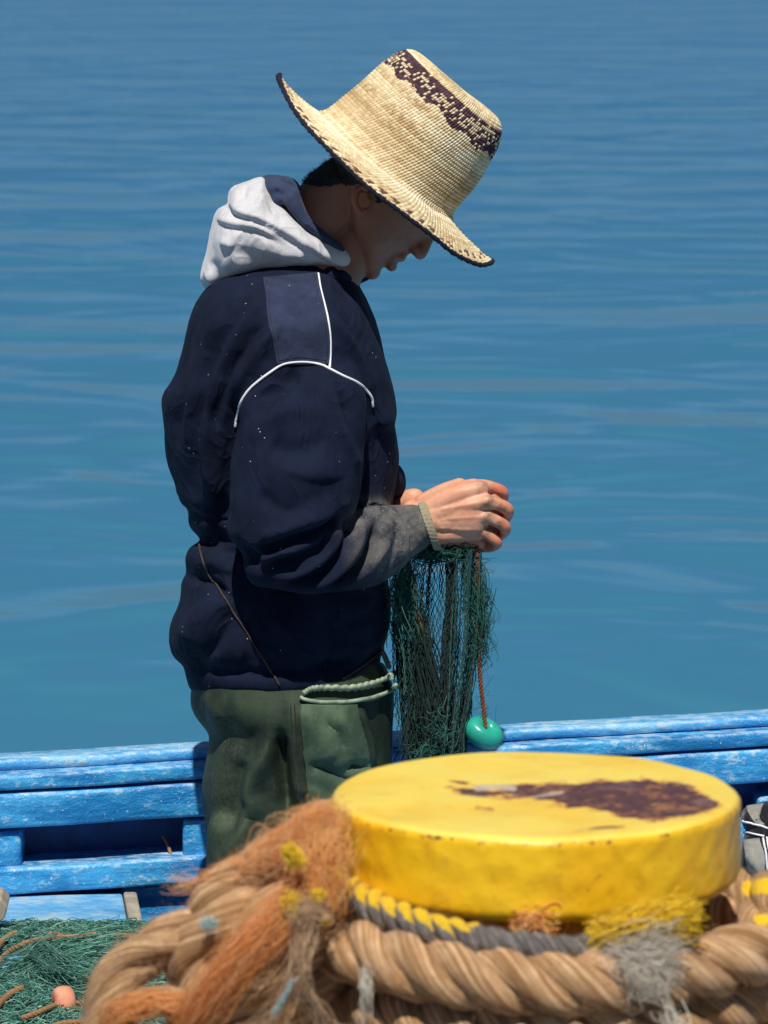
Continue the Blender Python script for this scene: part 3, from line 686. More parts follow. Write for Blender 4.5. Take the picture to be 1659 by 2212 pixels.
pc = cr(up3([(470, 2010, .02), (400, 2018, .0), (330, 2048, .0), (270, 2095, .0), (233, 2160, .0), (222, 2240, .0), (240, 2330, .0), (300, 2400, .0)]), 120)
hawser('rope_loop', pc, .0235, .26, 'smooth brown rope bent into the outer loop at the far left of the heap', 0, None, 800, seed=15)
pd_ = cr(up3([(470, 2200, -.03), (420, 2178, -.035), (360, 2160, -.04), (305, 2165, -.04), (262, 2195, -.035), (268, 2250, -.03), (300, 2300, -.02)]), 100)
hawser('rope_loop', pd_, .0125, .16, 'thin tan rope curling as a small handle inside the outer loop, bottom left', .8, None, 700, seed=16, fl=.008)
# orange fibre bundle
mb = MB()
bundle(mb, up3([(722, 1790, .02), (700, 1850, -.04), (660, 1930, -.06), (590, 2000, -.075), (510, 2080, -.08), (440, 2170, -.07), (400, 2240, -.05), (380, 2300, -.05)]), .019, .014, 800, .00022, .011, 31, 0, .62, 40)
bundle(mb, up3([(735, 1750, .04), (700, 1765, .0), (650, 1790, -.02), (600, 1830, -.03), (560, 1880, -.03)]), .009, .014, 260, .00020, .016, 32, .15, .7, 40)
bundle(mb, up3([(715, 1800, -.03), (700, 1860, -.05), (690, 1940, -.06), (660, 1985, -.05)]), .022, .020, 420, .00022, .013, 33, 0, .9, 34)
bundle(mb, up3([(610, 1800, -.03), (560, 1840, -.02), (500, 1880, -.01), (420, 1905, .0), (360, 1912, .0)]), .012, .006, 60, .00022, .010, 34, .3, .6, 34)
bundle(mb, up3([(420, 2190, -.05), (380, 2170, -.05), (320, 2170, -.05), (260, 2190, -.05), (230, 2250, -.04)]), .010, .012, 500, .00024, .006, 36, .1, .6, 34)
fo = build('frayed_fibres', mb, MAT['fibre']); tag(fo, 'tangle of frayed orange rope fibres trailing diagonally down left from the bollard cap', 'rope fibre')
for pts, w_ in (([(615, 1825), (635, 1850), (650, 1872)], .012), ([(640, 1930), (625, 1955), (650, 1985)], .015), ([(690, 1925), (680, 1945)], .007), ([(660, 1960), (690, 1985), (705, 1990)], .009)):
    mb = MB(); bundle(mb, up3([(a, b, -.085) for a, b in pts]), w_ * .45, w_ * .5, 130, .0004, .005, 40, .5, 1, 16); build('yellow_fray', mb, MAT['yellow_fibre'], fo)
mb = MB()
bundle(mb, up3([(680, 1975, -.09), (655, 2030, -.10), (645, 2100, -.10), (600, 2180, -.09), (560, 2260, -.08)]), .005, .014, 130, .0003, .006, 51, 0, 1, 34)
bundle(mb, up3([(670, 1985, -.09), (660, 2050, -.10), (650, 2120, -.10), (690, 2200, -.09), (710, 2260, -.08)]), .005, .014, 110, .0003, .006, 52, 0, 1, 34)
bundle(mb, up3([(700, 1960, -.08), (660, 1975, -.09), (640, 2000, -.09)]), .016, .012, 300, .00028, .007, 53, 0, 1, 24)
wi = build('rope_wisps', mb, MAT['tan_fibre']); tag(wi, 'pale wisps of unlaid rope yarn fanning down from the left end of the uppermost turn', 'rope yarn')
mb = MB()
bundle(mb, up3([(640, 2110, -.12), (610, 2160, -.12), (585, 2200, -.12)]), .0015, .003, 50, .0003, .002, 54, 0, 1, 20)
tag(build('blue_yarn', mb, MAT['blue_fibre']), 'thin pale turquoise yarn lying across the tan rope at the bottom, left of the bollard', 'yarn')
mb = MB(); bundle(mb, up3([(438, 1985, -.05), (452, 1998, -.055), (470, 1990, -.05)]), .004, .005, 60, .0003, .005, 55, 0, 1, 16)
tag(build('blue_yarn', mb, MAT['blue_fibre']), 'small turquoise yarn scrap stuck on the left shoulder of the rope heap', 'yarn')
mb = MB(); bundle(mb, up3([(785, 2080, -.10), (790, 2150, -.11), (775, 2250, -.10)]), .004, .007, 40, .0003, .005, 56, 0, 1, 30)
tag(build('loose_yarn', mb, MAT['pale_fibre']), 'single thin pale yarn hanging in front of the second rope turn', 'yarn')
# ================================================================ PERSON
EAR = np.array([779., 428.]); FW = np.array([.57, .82]); UP = np.array([.82, -.57])
def hp(f, u_, y): q = EAR + FW * f + UP * u_; return P(q[0], q[1], y)
def fu(co):
    d = px(co) - EAR; return d @ FW, d @ UP
def H(u, v, y, r): return (*P(u, v, y), r * M)
# ---- head
hm = MB()
rows = np.array([(150, -90, 95, 82), (128, -120, 128, 98), (100, -133, 145, 106), (80, -138, 153, 108), (62, -138, 152, 106), (40, -134, 150, 105), (12, -110, 148, 101), (-12, -70, 146, 97), (-32, -25, 148, 88), (-52, 15, 152, 74), (-70, 55, 155, 54), (-82, 85, 152, 36)], float)
rr = cr(rows, 60); k = 56; th = np.linspace(0, 2 * np.pi, k, endpoint=False); V = []
for (u_, b, f, w_) in rr:
    c = (b + f) / 2; a = (f - b) / 2; ct, st = np.cos(th), np.sin(th); e_ = 2 / 2.25
    wy = w_ * M * np.sign(st) * abs(st) ** e_ * (1 - .20 * np.clip(ct, 0, 1) ** 2)
    q = EAR + np.outer(c + a * np.sign(ct) * abs(ct) ** e_, FW) + UP * u_; V.append(P(q[:, 0], q[:, 1], wy))
V = np.array(V); n_ = len(V); V2 = np.vstack([V.reshape(-1, 3), V[0].mean(0) + (V[0].mean(0) - V[3].mean(0)) * 1.2, V[-1].mean(0)]); jx = np.arange(k)
hm.add(V2, grid_q(n_, k), np.vstack([np.stack([np.full(k, n_ * k), (jx + 1) % k, jx], -1), np.stack([np.full(k, n_ * k + 1), (n_ - 1) * k + jx, (n_ - 1) * k + (jx + 1) % k], -1)]))
def hc(*pts, n=None): add_caps(hm, [(*hp(f, u_, y), r * M) for f, u_, y, r in pts], 18, n)
hc((146, 88, 0, 13), (157, 66, 0, 13), (166, 50, 0, 14), (171, 38, 0, 15))        # nose
for s in (-1, 1):
    hc((158, 34, s * 13 * M, 11), (166, 33, s * 11 * M, 11))                             # nostril wings
    hc((138, 86, s * 18 * M, 11), (134, 89, s * 44 * M, 10))  # brow
    hc((142, 66, s * 26 * M, 5), (141, 66, s * 36 * M, 6), (135, 66, s * 46 * M, 5))  # eyelid
hc((144, -12, -22 * M, 8), (153, -3, -12 * M, 10), (155, -1, 0, 11), (153, -3, 12 * M, 10), (144, -12, 22 * M, 8))      # upper lip
hc((146, -22, -20 * M, 8), (157, -28, -10 * M, 11), (160, -29, 0, 12), (157, -28, 10 * M, 11), (146, -22, 20 * M, 8))   # lower lip
hc((146, 22, 0, 14), (146, 6, 0, 13)); hc((142, -68, -14 * M, 18), (144, -70, 0, 19), (142, -68, 14 * M, 18))
# neck and throat
add_limb(hm, [(752, 412, 0, 74, .054), (700, 455, 0, 76, .054), (640, 520, 0, 80, .058), (605, 575, 0, 80, .06)], 40, 40)
add_limb(hm, [(800, 490, 0, 52, .045), (755, 540, 0, 60, .048), (700, 600, 0, 80, .055)], 32, 30)
head = remesh(hm, .0024, 6)
# ear
em = MB()
for s in (-1, 1):
    y = s * .081
    add_caps(em, [H(796, 408, y, 5), H(781, 404, y * 1.07, 5.5), H(768, 412, y * 1.13, 6), H(764, 430, y * 1.13, 6), H(769, 447, y * 1.08, 6), H(779, 459, y * 1.02, 7), H(787, 455, y, 6)], 12, 40)
    add_caps(em, [H(791, 418, y, 3.5), H(780, 417, y * 1.07, 4), H(776, 428, y * 1.07, 4), H(779, 440, y * 1.03, 4)], 10, 20)
    add_ell(em, P(782, 430, y * .98), [[15 * M, 0, 0], [0, .006, 0], [0, 0, 24 * M]])
    add_caps(em, [H(796, 432, y, 5), H(795, 440, y, 5)], 10)
ears = remesh(em, .0013, 3)
# ---- hands
def hand(y0, s, dx=0., dy=0., far=False):
    m_ = MB()
    def q(u, v, y, r): return (*P(u + dx, v + dy, y0 + s * y), r * M)
    for pts in ([(930, 1100, .004, 27), (985, 1071, -.004, 24), (1036, 1057, -.002, 20)], [(930, 1114, .0, 27), (990, 1096, -.008, 22), (1052, 1083, -.014, 17)],
                [(928, 1132, .0, 27), (990, 1124, -.007, 22), (1052, 1116, -.011, 16.5)], [(930, 1150, .004, 26), (985, 1152, .0, 22), (1046, 1148, .0, 16)],
                [(925, 1090, .010, 20), (970, 1068, .010, 20), (1005, 1056, .012, 20)],
                [(936, 1158, .014, 24), (985, 1164, .014, 23), (1035, 1170, .016, 15)], [(940, 1120, .02, 30), (1000, 1115, .022, 28)],
                [(890, 1130, .012, 34), (910, 1126, .006, 36), (935, 1122, .004, 36)], [(890, 1138, .012, 32), (930, 1142, .008, 34)], [(905, 1110, .008, 28), (935, 1108, .006, 28)]):
        add_caps(m_, [q(*p) for p in pts], 18)
    fingers = [[(1036, 1057, .002, 18), (1060, 1053, .014, 13.5), (1084, 1062, .018, 13.2), (1086, 1080, .030, 11.5), (1072, 1100, .044, 10)],
               [(1052, 1083, -.013, 16.5), (1078, 1090, -.013, 14), (1096, 1101, -.008, 14.2), (1094, 1118, .010, 12), (1078, 1128, .028, 11), (1062, 1130, .042, 9.5)],
               [(1052, 1116, -.011, 16), (1074, 1126, -.013, 13.2), (1091, 1138, -.009, 13.2), (1088, 1152, .008, 11.5), (1072, 1160, .024, 10.5), (1054, 1158, .038, 9)],
               [(1046, 1148, .0, 15.5), (1062, 1160, -.005, 12.5), (1074, 1172, -.002, 12.2), (1064, 1182, .010, 10.5), (1046, 1184, .020, 9.8), (1024, 1180, .030, 9)]]
    for f in fingers: add_caps(m_, [q(*p) for p in f], 16, 26)
    add_caps(m_, [q(*p) for p in [(950, 1105, .030, 20), (995, 1080, .046, 16), (1035, 1078, .052, 13), (1066, 1090, .052, 11)]], 16, 24)
    c_ = q(992, 1112, -.0025, 1); add_ell(m_, np.array(c_[:3]), [[70 * M, -.004 * s, 0], [0, .0215, 0], [0, 0, 52 * M]])
    c_ = q(1064, 1110, .018, 1); add_ell(m_, np.array(c_[:3]), [[24 * M, 0, 0], [0, .016, 0], [0, 0, 52 * M]])
    me = remesh(m_, .0016, 3)
    v = verts(me); uv = px(v) - [dx, dy]
    kn = np.array([(1052, 1083), (1052, 1116), (1046, 1148), (1034, 1056)])
    n = normals(me)
    w_ = np.clip(-s * n[:, 1], 0, 1); d = np.zeros(len(v))
    for c in kn: d += .0022 * np.exp(-((uv - c) ** 2).sum(1) / 120) * w_
    for ln in ([(955, 1100), (1050, 1084)], [(955, 1122), (1048, 1116)], [(955, 1142), (1040, 1146)]): d += .0009 * np.exp(-(pdist(uv, ln)[0] / 4) ** 2) * w_
    for c, wd in (((1076, 1086), 3), ((1073, 1122), 3)): d -= .0006 * np.exp(-((uv - c) ** 2).sum(1) / 30)
    v = v + n * (d + waves(v, .011, 3) * .00012)[:, None]; setv(me, v)
    return me
h1 = hand(-.070, 1); h2 = hand(.045, -1, -12, -4)
# ---- hidden body under the clothes, coarse
bm_ = MB()
add_limb(bm_, [(610, 680, 0, 110, .09), (612, 780, 0, 140, .14), (615, 900, 0, 150, .15), (615, 1100, 0, 130, .13), (620, 1300, 0, 130, .13), (640, 1500, 0, 120, .12), (640, 1620, 0, 110, .11)], 32, 50)
for y, ue in ((-.19, 600), (.19, 640)): add_caps(bm_, [H(645, 790, y * .66, 50), H(648, 950, y * .95, 50), H(ue, 1150, y, 55), H(760, 1165, y * .72, 40), H(895, 1138 if y < 0 else 1075, y * .36, 27)], 18, 40)
for y, ul in ((-.09, 548), (.09, 712)): add_caps(bm_, [H((640 + ul) / 2, 1640, y * .8, 50), H(ul, 1900, y, 50), H(ul, 2200, y, 46), H(ul, 2400, y, 40)], 18, 30)
lower = remesh(bm_, .008, 4)
bod = MB(); red = []; dirt = []; tan = []  # tan: mask for the hat shade painted on the head
for me in (head, ears, h1, h2, lower):
    v = verts(me); me.calc_loop_triangles()
    t = np.array([p.vertices[:] for p in me.polygons if len(p.vertices) == 4], int).reshape(-1, 4); t3 = np.array([p.vertices[:] for p in me.polygons if len(p.vertices) == 3], int).reshape(-1, 3)
    bod.add(v, t, t3); uv = px(v)
    rd = np.zeros(len(v)); dt = np.zeros(len(v))
    if me in (h1, h2):
        o_ = 0 if me is h1 else 12
        rd = .55 * np.clip((uv[:, 0] + o_ - 1060) / 30, 0, 1) + .35 * np.clip((uv[:, 1] - 1120) / 60, 0, 1) + .8 * np.exp(-((uv - [1076 - o_, 1056]) ** 2).sum(1) / 250)
        for c, r_ in (((1058, 1083), 15), ((1058, 1117), 15), ((1050, 1147), 13), ((1040, 1050), 10), ((1085, 1098), 12), ((1080, 1130), 10)): dt = np.maximum(dt, 1.0 * np.exp(-((uv + [o_, 0] - c) ** 2).sum(1) / r_ ** 2))
        dt = np.maximum(dt, .45 * np.exp(-(pdist(uv, [(960, 1184), (1060, 1186)])[0] / 9) ** 2))
    if me is ears: rd = rd + .35
    tan.append(np.full(len(v), 1. if me in (head, ears) else .0)); red.append(np.clip(rd, 0, 1)); dirt.append(np.clip(dt, 0, 1))  # head, neck and ears take the painted brim shade, hands do not
person = build('person', bod, MAT['skin'], attrs=dict(red=np.concatenate(red), dirt=np.concatenate(dirt), tan=np.concatenate(tan)))  # tan holds the hat shade painted on the head
tag(person, 'man in navy hooded top, green oilskin trousers and straw hat, head bowed over a net', 'person')

# ---- hair
hv = verts(head); hn = normals(head); f_, u_ = fu(hv)
hl = np.interp(f_, [-160, -101, -64, -48, -36, -17, 10, 30, 60, 110, 150, 170], [-96, -88, -54, -21, -6, 26, 30, 18, 92, 100, 110, 112])
mask = (u_ > hl + waves(hv, .012, 4) * 2)
quads = np.array([p.vertices[:] for p in head.polygons if len(p.vertices) == 4], int)
keep = quads[mask[quads].all(1)]; used = np.unique(keep); remap = np.full(len(hv), -1); remap[used] = np.arange(len(used))
edge = np.clip((u_ - hl) / 26, .15, 1)
hp_ = hv + hn * (.0045 * edge + waves(hv, .006, 7) * .0005)[:, None]
mb = MB(); mb.add(hp_[used], remap[keep])
# short hair strands
g = np.random.default_rng(5); sel = g.choice(used, 5200)
d = hn[sel] * .55 + np.array([-UP[0], 0, UP[1]]) * .5 + g.normal(0, .25, (len(sel), 3)); s_ = np.linspace(0, 1, 4)[None, :, None]
strands(mb, (hp_[sel] + g.normal(0, .0008, (len(sel), 3)))[:, None] + d[:, None] * s_ * (.006 * g.uniform(.4, 1.2, len(sel)))[:, None, None], np.array([[.0003, .0003, .0002, .0001]]), 3)
build('hair', mb, MAT['hair'], person)

# ---- jacket
def loft(mb, rows, n=90, k=72, ex=2.3, yc=0., wob=0.):
    r_ = cr(np.array(rows, float), n); th = np.linspace(0, 2 * np.pi, k, endpoint=False); ct, st = np.cos(th), np.sin(th); V = []
    for (v, a, b, w_) in r_:
        u = (a + b) / 2 + (b - a) / 2 * np.sign(ct) * abs(ct) ** (2 / ex); y = yc + w_ * np.sign(st) * abs(st) ** (2 / ex)
        V.append(P(u, v, y))
    V = np.array(V); n_ = len(V); jx = np.arange(k)
    mb.add(np.vstack([V.reshape(-1, 3), V[0].mean(0), V[-1].mean(0)]), grid_q(n_, k), np.vstack([np.stack([np.full(k, n_ * k), (jx + 1) % k, jx], -1), np.stack([np.full(k, n_ * k + 1), (n_ - 1) * k + jx, (n_ - 1) * k + (jx + 1) % k], -1)]))
jm = MB()
loft(jm, [(572, 560, 700, .06), (600, 470, 738, .105), (640, 432, 757, .15), (660, 418, 774, .165), (700, 404, 801, .185), (750, 394, 817, .19), (800, 383, 826, .19), (825, 371, 831, .19), (850, 352, 838, .185), (873, 349, 845, .18), (916, 354, 853, .175), (960, 356, 858, .17), (1007, 363, 860, .165), (1051, 378, 855, .16), (1087, 388, 850, .155), (1102, 407, 847, .15), (1130, 404, 842, .15), (1152, 419, 838, .145), (1164, 440, 838, .14), (1181, 411, 837, .15), (1206, 401, 836, .155), (1239, 407, 836, .155), (1257, 395, 837, .16), (1297, 389, 845, .165), (1340, 371, 842, .17), (1380, 363, 834, .17), (1416, 371, 824, .168), (1440, 394, 822, .16), (1471, 402, 832, .158), (1494, 410, 838, .158)], 150, 90)
# near sleeve
add_limb(jm, [(640, 745, -.085, 95, .055), (650, 800, -.130, 118, .068), (655, 870, -.160, 140, .075), (648, 950, -.178, 143, .078), (638, 1040, -.190, 147, .080), (618, 1110, -.200, 135, .078), (600, 1160, -.205, 118, .072)], 48, 70)
add_limb(jm, [(598, 1172, -.205, 110, .070), (660, 1195, -.195, 92, .062), (730, 1192, -.175, 90, .058), (800, 1180, -.145, 88, .052), (850, 1160, -.115, 72, .045), (885, 1146, -.090, 58, .039), (903, 1140, -.080, 53, .036)], 48, 70)
# far sleeve
add_limb(jm, [(650, 760, .11, 110, .06), (660, 900, .17, 130, .07), (690, 1040, .185, 115, .07), (720, 1110, .18, 90, .06)], 40, 50)
add_limb(jm, [(720, 1100, .18, 90, .06), (780, 1050, .14, 66, .05), (825, 1040, .10, 52, .044), (850, 1038, .085, 42, .040)], 40, 50)
# front of chest below collar
add_limb(jm, [(735, 600, 0, 30, .05), (765, 680, 0, 40, .10), (800, 800, 0, 40, .12), (820, 900, 0, 40, .12)], 30, 30)
jk = remesh(jm, .0042, 10)
F = [
 ([(560, 640), (505, 731), (462, 840), (446, 980), (455, 1080)], 15, 10), ([(530, 660), (478, 740), (438, 850), (422, 960), (432, 1060)], 12, -9),
 ([(479, 652), (432, 760), (412, 894), (415, 990)], 12, 8), ([(428, 650), (405, 740), (388, 850), (384, 950)], 10, -7), ([(600, 700), (548, 770), (500, 850), (480, 950)], 13, 7),
 ([(580, 690), (530, 755), (487, 830), (462, 930), (470, 1040)], 10, -8),
 ([(500, 830), (499, 920), (492, 1010), (478, 1090), (472, 1180)], 14, -16), ([(455, 900), (460, 1000), (470, 1090)], 10, 7),
 ([(545, 905), (585, 852), (625, 822), (650, 812)], 13, -11), ([(540, 960), (590, 905), (650, 880)], 16, 6),
 ([(718, 677), (776, 768), (812, 862)], 13, 7), ([(735, 665), (795, 770), (828, 880)], 11, -8), ([(690, 820), (730, 850), (770, 905)], 12, -5),
 ([(770, 700), (815, 800), (842, 900), (855, 980)], 10, 6), ([(812, 870), (822, 960), (815, 1060)], 12, -8),
 ([(707, 804), (733, 894), (758, 967), (778, 1015)], 11, 8), ([(668, 830), (672, 900), (690, 980)], 22, -5), ([(740, 860), (762, 930), (782, 985)], 12, -5),
 ([(584, 957), (631, 975), (700, 962)], 20, -6), ([(570, 1010), (640, 1025), (730, 1005)], 24, 4), ([(545, 1080), (640, 1090), (740, 1050)], 22, -4), ([(800, 940), (796, 1020), (776, 1085)], 10, -10),
 ([(553, 1196), (600, 1180), (650, 1160), (710, 1140), (765, 1105)], 11, -17), ([(560, 1165), (620, 1145), (700, 1115)], 14, 6), ([(552, 1212), (600, 1194), (650, 1184)], 9, 9),
 ([(575, 1232), (630, 1216), (690, 1190), (728, 1150)], 10, -11), ([(600, 1252), (650, 1236), (705, 1202), (742, 1150)], 9, 9),
 ([(600, 1272), (670, 1250), (720, 1212), (760, 1146)], 9, -12), ([(660, 1275), (720, 1243), (768, 1185), (786, 1120)], 9, 9),
 ([(700, 1275), (755, 1245), (796, 1196), (812, 1130)], 9, -12), ([(740, 1265), (800, 1225), (832, 1170), (836, 1112)], 10, 7),
 ([(790, 1098), (830, 1098), (860, 1130), (872, 1180), (870, 1225)], 10, 8), ([(845, 1090), (882, 1130), (890, 1180), (882, 1225)], 7, -8),
 ([(768, 1140), (772, 1112), (792, 1096), (812, 1104), (816, 1128)], 7, 7), ([(782, 1124), (796, 1112)], 7, -9), ([(752, 1152), (762, 1125), (776, 1100)], 8, -12),
 ([(430, 1176), (470, 1172), (520, 1185), (560, 1230)], 11, -12), ([(425, 1215), (470, 1215), (510, 1240)], 14, 7), ([(410, 1250), (450, 1250), (490, 1290)], 10, -8),
 ([(400, 1395), (430, 1345), (470, 1310), (505, 1300)], 26, 12), ([(500, 1300), (480, 1370), (440, 1420), (400, 1440)], 12, -10), ([(520, 1330), (540, 1400), (530, 1470)], 14, -6),
 ([(600, 1330), (640, 1400), (650, 1470)], 16, 6), ([(700, 1320), (720, 1400), (700, 1460)], 16, -6), ([(780, 1290), (790, 1370), (770, 1440)], 14, 6), ([(410, 1440), (500, 1455), (600, 1455), (700, 1440), (800, 1415)], 8, -7),
]
F = [(a, b * 1.15, c * 1.3) for a, b, c in F]
F += [([(545, 1200), (600, 1184), (650, 1164), (710, 1142), (768, 1104)], 17, 9, 1), ([(590, 1240), (650, 1222), (705, 1190), (738, 1145)], 11, 6, 1), ([(640, 1262), (700, 1236), (745, 1190), (770, 1140)], 11, 6, 1),
 ([(690, 1272), (750, 1240), (790, 1190), (806, 1130)], 11, 6, 1), ([(770, 1110), (800, 1140), (850, 1160)], 7, 3, 1), ([(415, 1166), (450, 1168), (490, 1176), (540, 1195)], 15, 10, 1), ([(410, 1100), (440, 1110), (480, 1130)], 12, 6, 1),
 ([(400, 1240), (430, 1244), (470, 1256), (500, 1280)], 12, 6, 1), ([(515, 915), (530, 880), (560, 850), (600, 822)], 11, 6, 1), ([(610, 1020), (680, 1040), (750, 1030)], 14, 3, 1), ([(365, 1060), (395, 1075), (430, 1100)], 12, 6, 1),
 ([(830, 1290), (790, 1330), (740, 1350)], 14, -6), ([(830, 1380), (780, 1400), (730, 1395)], 12, 5), ([(500, 640), (450, 700), (425, 780)], 9, -6), ([(620, 870), (600, 930), (560, 990)], 13, 4), ([(720, 860), (735, 930), (720, 1000)], 14, -4), ([(560, 1060), (600, 1100), (640, 1110)], 14, -5)]; folds(jk, F); smooth_mesh(jk, 1, .5)
v = verts(jk); n = normals(jk); v += n * (waves(v, .11, 12) * .0012 + waves(v, .03, 13) * .0002)[:, None]; setv(jk, v)
uv = px(v); near = np.clip(-v[:, 1] / .05, 0, 1)
du = np.clip((uv[:, 0] - 735) / 110, 0, 1) * np.clip((uv[:, 1] - 1060) / 30, 0, 1) * np.clip((1290 - uv[:, 1]) / 90, 0, 1) * near
du = np.maximum(du, .9 * np.exp(-(pdist(uv, [(760, 1140), (800, 1100), (850, 1110), (870, 1160)])[0] / 26) ** 2) * near)
setattr_(jk, 'dust', np.clip(du, 0, 1)); setattr_(jk, 'tint', du * 0)
jacket = link('hooded_jacket', jk, MAT['navy'], person)
JT = bvh(jk)
surf_patch('shoulder_patch', JT, [(568, 601), (574, 640), (577, 677), (585, 720), (591, 749), (599, 788)], [(686, 590), (690, 620), (697, 645), (708, 692), (713, 740), (711, 788)], 40, 60, .0015, MAT['navy_patch'], jacket, -.12)
def ptube(name, tree, pts, r, m, par, n=60, off=.001, dflt=-.12, k=8):
    mb = MB(); add_tube(mb, castline(tree, pts, n, off, dflt), r, k); return build(name, mb, m, par)
ptube('piping', JT, [(687, 592), (691, 620), (697, 645), (708, 690), (713, 735), (712, 794)], .0020, MAT['piping'], jacket)
ptube('piping', JT, [(508, 922), (512, 900), (522, 868), (538, 842), (560, 822), (590, 800), (612, 787), (640, 782), (670, 783), (695, 789), (711, 797), (740, 812), (770, 826), (790, 842), (802, 858), (805, 878)], .0021, MAT['piping'], jacket, 110)
for ln in ([(575, 601), (581, 640), (584, 677), (592, 720), (598, 749), (603, 778)], [(679, 594), (684, 625), (690, 650), (701, 694), (706, 740), (704, 786)], [(604, 779), (650, 772), (704, 780)]):
    ptube('stitching', JT, ln, .0007, MAT['black'], jacket, 50, .0022, -.12, 5)
# cuffs
mb = MB()
cpth = [(924, 1137, -.077, 51, .0335), (934, 1137, -.072, 53, .035), (942, 1137, -.069, 52, .0345)]
pp = cr(np.array(cpth, float), 12); V = []; th = np.linspace(0, 2 * np.pi, 120, endpoint=False)
for i, (u_, v_, y_, a, b) in enumerate(pp):
    rib = 1 + .014 * np.cos(th * 38); sl = (v_ - 1137 + a * np.sin(th)) 
    V.append(P(u_ + 17 * np.sin(th) - 4, v_ + a * rib * np.sin(th), y_ + b * rib * np.cos(th)))
V = np.array(V); mb.add(V.reshape(-1, 3), grid_q(len(pp), 120)); o = build('cuff', mb, MAT['rib'], jacket); s = o.modifiers.new('s', 'SOLIDIFY'); s.thickness = .003; s.offset = 1
# waist string
ptube('waist_string', JT, [(431, 1177), (436, 1200), (450, 1235), (480, 1284), (520, 1345), (565, 1415), (604, 1480)], .0016, MAT['cord'], jacket, 70, .002)
ptube('waist_string', JT, [(739, 1466), (770, 1446), (800, 1424), (828, 1399)], .0016, MAT['cord'], jacket, 30, .002)
# collar and drawcord under the chin
mb = MB(); add_caps(mb, [H(735, 596, -.045, 16), H(752, 598, -.03, 15), H(772, 600, -.008, 14), H(790, 598, .0, 9)], 16, 20); add_caps(mb, [H(735, 596, .05, 16), H(770, 600, .008, 14), H(790, 598, .0, 9)], 16, 20)
add_caps(mb, [H(715, 595, -.05, 20), H(735, 606, -.02, 18), H(735, 606, .02, 18)], 16, 20)
build('collar', mb, MAT['navy'], jacket)
mb = MB(); add_tube(mb, cr([P(774, 610, -.01), P(776, 625, -.012), P(776, 640, -.012), P(777, 653, -.012)], 14), .0016, 8); build('drawcord', mb, MAT['cord'], jacket)

# ---- hood: silhouette drawn in round a spine, both halves domed outwards
ho = np.array([(569, 381), (552, 384), (536, 390), (518, 396), (504, 402), (495, 410), (492, 420), (491, 430), (494, 439), (485, 443), (476, 448), (469, 456), (463.5, 467.5), (458, 484), (453.5, 502.6), (451, 522), (448, 540), (442, 560), (436, 578), (433, 592), (432, 606), (438, 618), (450, 627), (463.5, 631), (476, 629), (488, 622), (516, 608), (566, 593), (629, 583), (667, 580), (699, 581.5), (725, 585), (745, 587), (760, 583), (768, 573), (772, 562), (768, 546), (759, 531), (747, 528), (730, 521), (712, 514), (690, 505), (671, 494), (660, 482), (649, 470), (624, 448), (606, 437), (591, 427), (586, 418), (582, 408), (575, 394)], float)
ho = even(cr(np.vstack([ho, ho[:1]]), 900), 321)[:-1]
spn = cr(np.array([(482, 590), (497, 555), (528, 510), (560, 500), (610, 520), (670, 545), (742, 560)], float), 120)
dd_, tt_ = pdist(ho, spn); K_ = len(ho)
for _ in range(40): tt_ = np.convolve(np.r_[tt_[-3:], tt_, tt_[:3]], np.ones(7) / 7, 'valid')
sq = np.stack([np.interp(tt_ * 119, np.arange(120), spn[:, c]) for c in (0, 1)], -1)
Dm = np.interp(tt_, [0, .2, .45, .8, 1], [.060, .088, .104, .098, .056]); nt_ = 34; V = []
tl = 1 - np.cos(np.linspace(0, 1, nt_) * np.pi / 2)
for t in tl:
    p2 = ho * (1 - t) + sq * t; V.append(P(p2[:, 0], p2[:, 1], -Dm * math.sqrt(1 - (1 - t) ** 2.2)))
Vf = [P(*(ho * (1 - t) + sq * t).T, Dm * math.sqrt(1 - (1 - t) ** 2.2)) for t in tl[1:]]
V = np.array(V[::-1] + Vf); hmb = MB(); hmb.add(V.reshape(-1, 3), grid_q(len(V), K_))
hd = remesh(hmb, .0030, 6)
folds(hd, [
 ([(478, 440), (496, 446), (515, 463), (560, 478), (605, 503), (650, 530), (700, 560), (735, 575)], 15, 9, 1),
 ([(462, 470), (480, 482), (505, 488), (535, 492), (570, 503), (610, 526)], 13, 8.5, 1),
 ([(470, 548), (500, 545), (540, 548)], 16, -3), ([(478, 520), (490, 528), (505, 532)], 9, 6), ([(453, 560), (470, 590), (478, 615)], 10, -5), ([(447, 590), (455, 610)], 8, 4),
 ([(500, 575), (560, 570), (640, 572)], 16, 5), ([(560, 530), (610, 548), (670, 568)], 14, 4), ([(600, 470), (650, 500), (700, 530)], 14, 4),
 ([(553, 438), (560, 426), (570, 419), (584, 415)], 7, -4, 1), ([(533, 400), (528, 412), (526, 428)], 5, -6), ([(500, 408), (520, 404), (540, 398)], 5, -3),
 ([(524, 480), (523, 512), (512, 530), (490, 548), (474, 575)], 2.6, -2.2), ([(640, 500), (690, 528), (730, 545)], 10, -2)])
smooth_mesh(hd, 2, .5)
v = verts(hd); v += normals(hd) * (waves(v, .05, 15) * .0007 + waves(v, .02, 16) * .00025)[:, None]; setv(hd, v)
hood = link('hood', hd, MAT['hood'], jacket)
lm = MB(); add_ell(lm, P(604, 428, -.03), [[22 * M, 0, 0], [0, .028, 0], [0, 0, 20 * M]])
for s in (-1, 1):
    add_limb(lm, [(575, 398, 0, 22, .02), (600, 400, s * .02, 23, .02), (625, 410, s * .045, 26, .02), (634, 436, s * .06, 20, .016), (664, 482, s * .066, 13, .012), (712, 520, s * .056, 10, .012), (742, 542, s * .045, 8, .012)], 24, 40)
add_ell(lm, P(590, 409, -.02), [[24 * M, 0, 0], [0, .03, 0], [0, 0, 18 * M]])
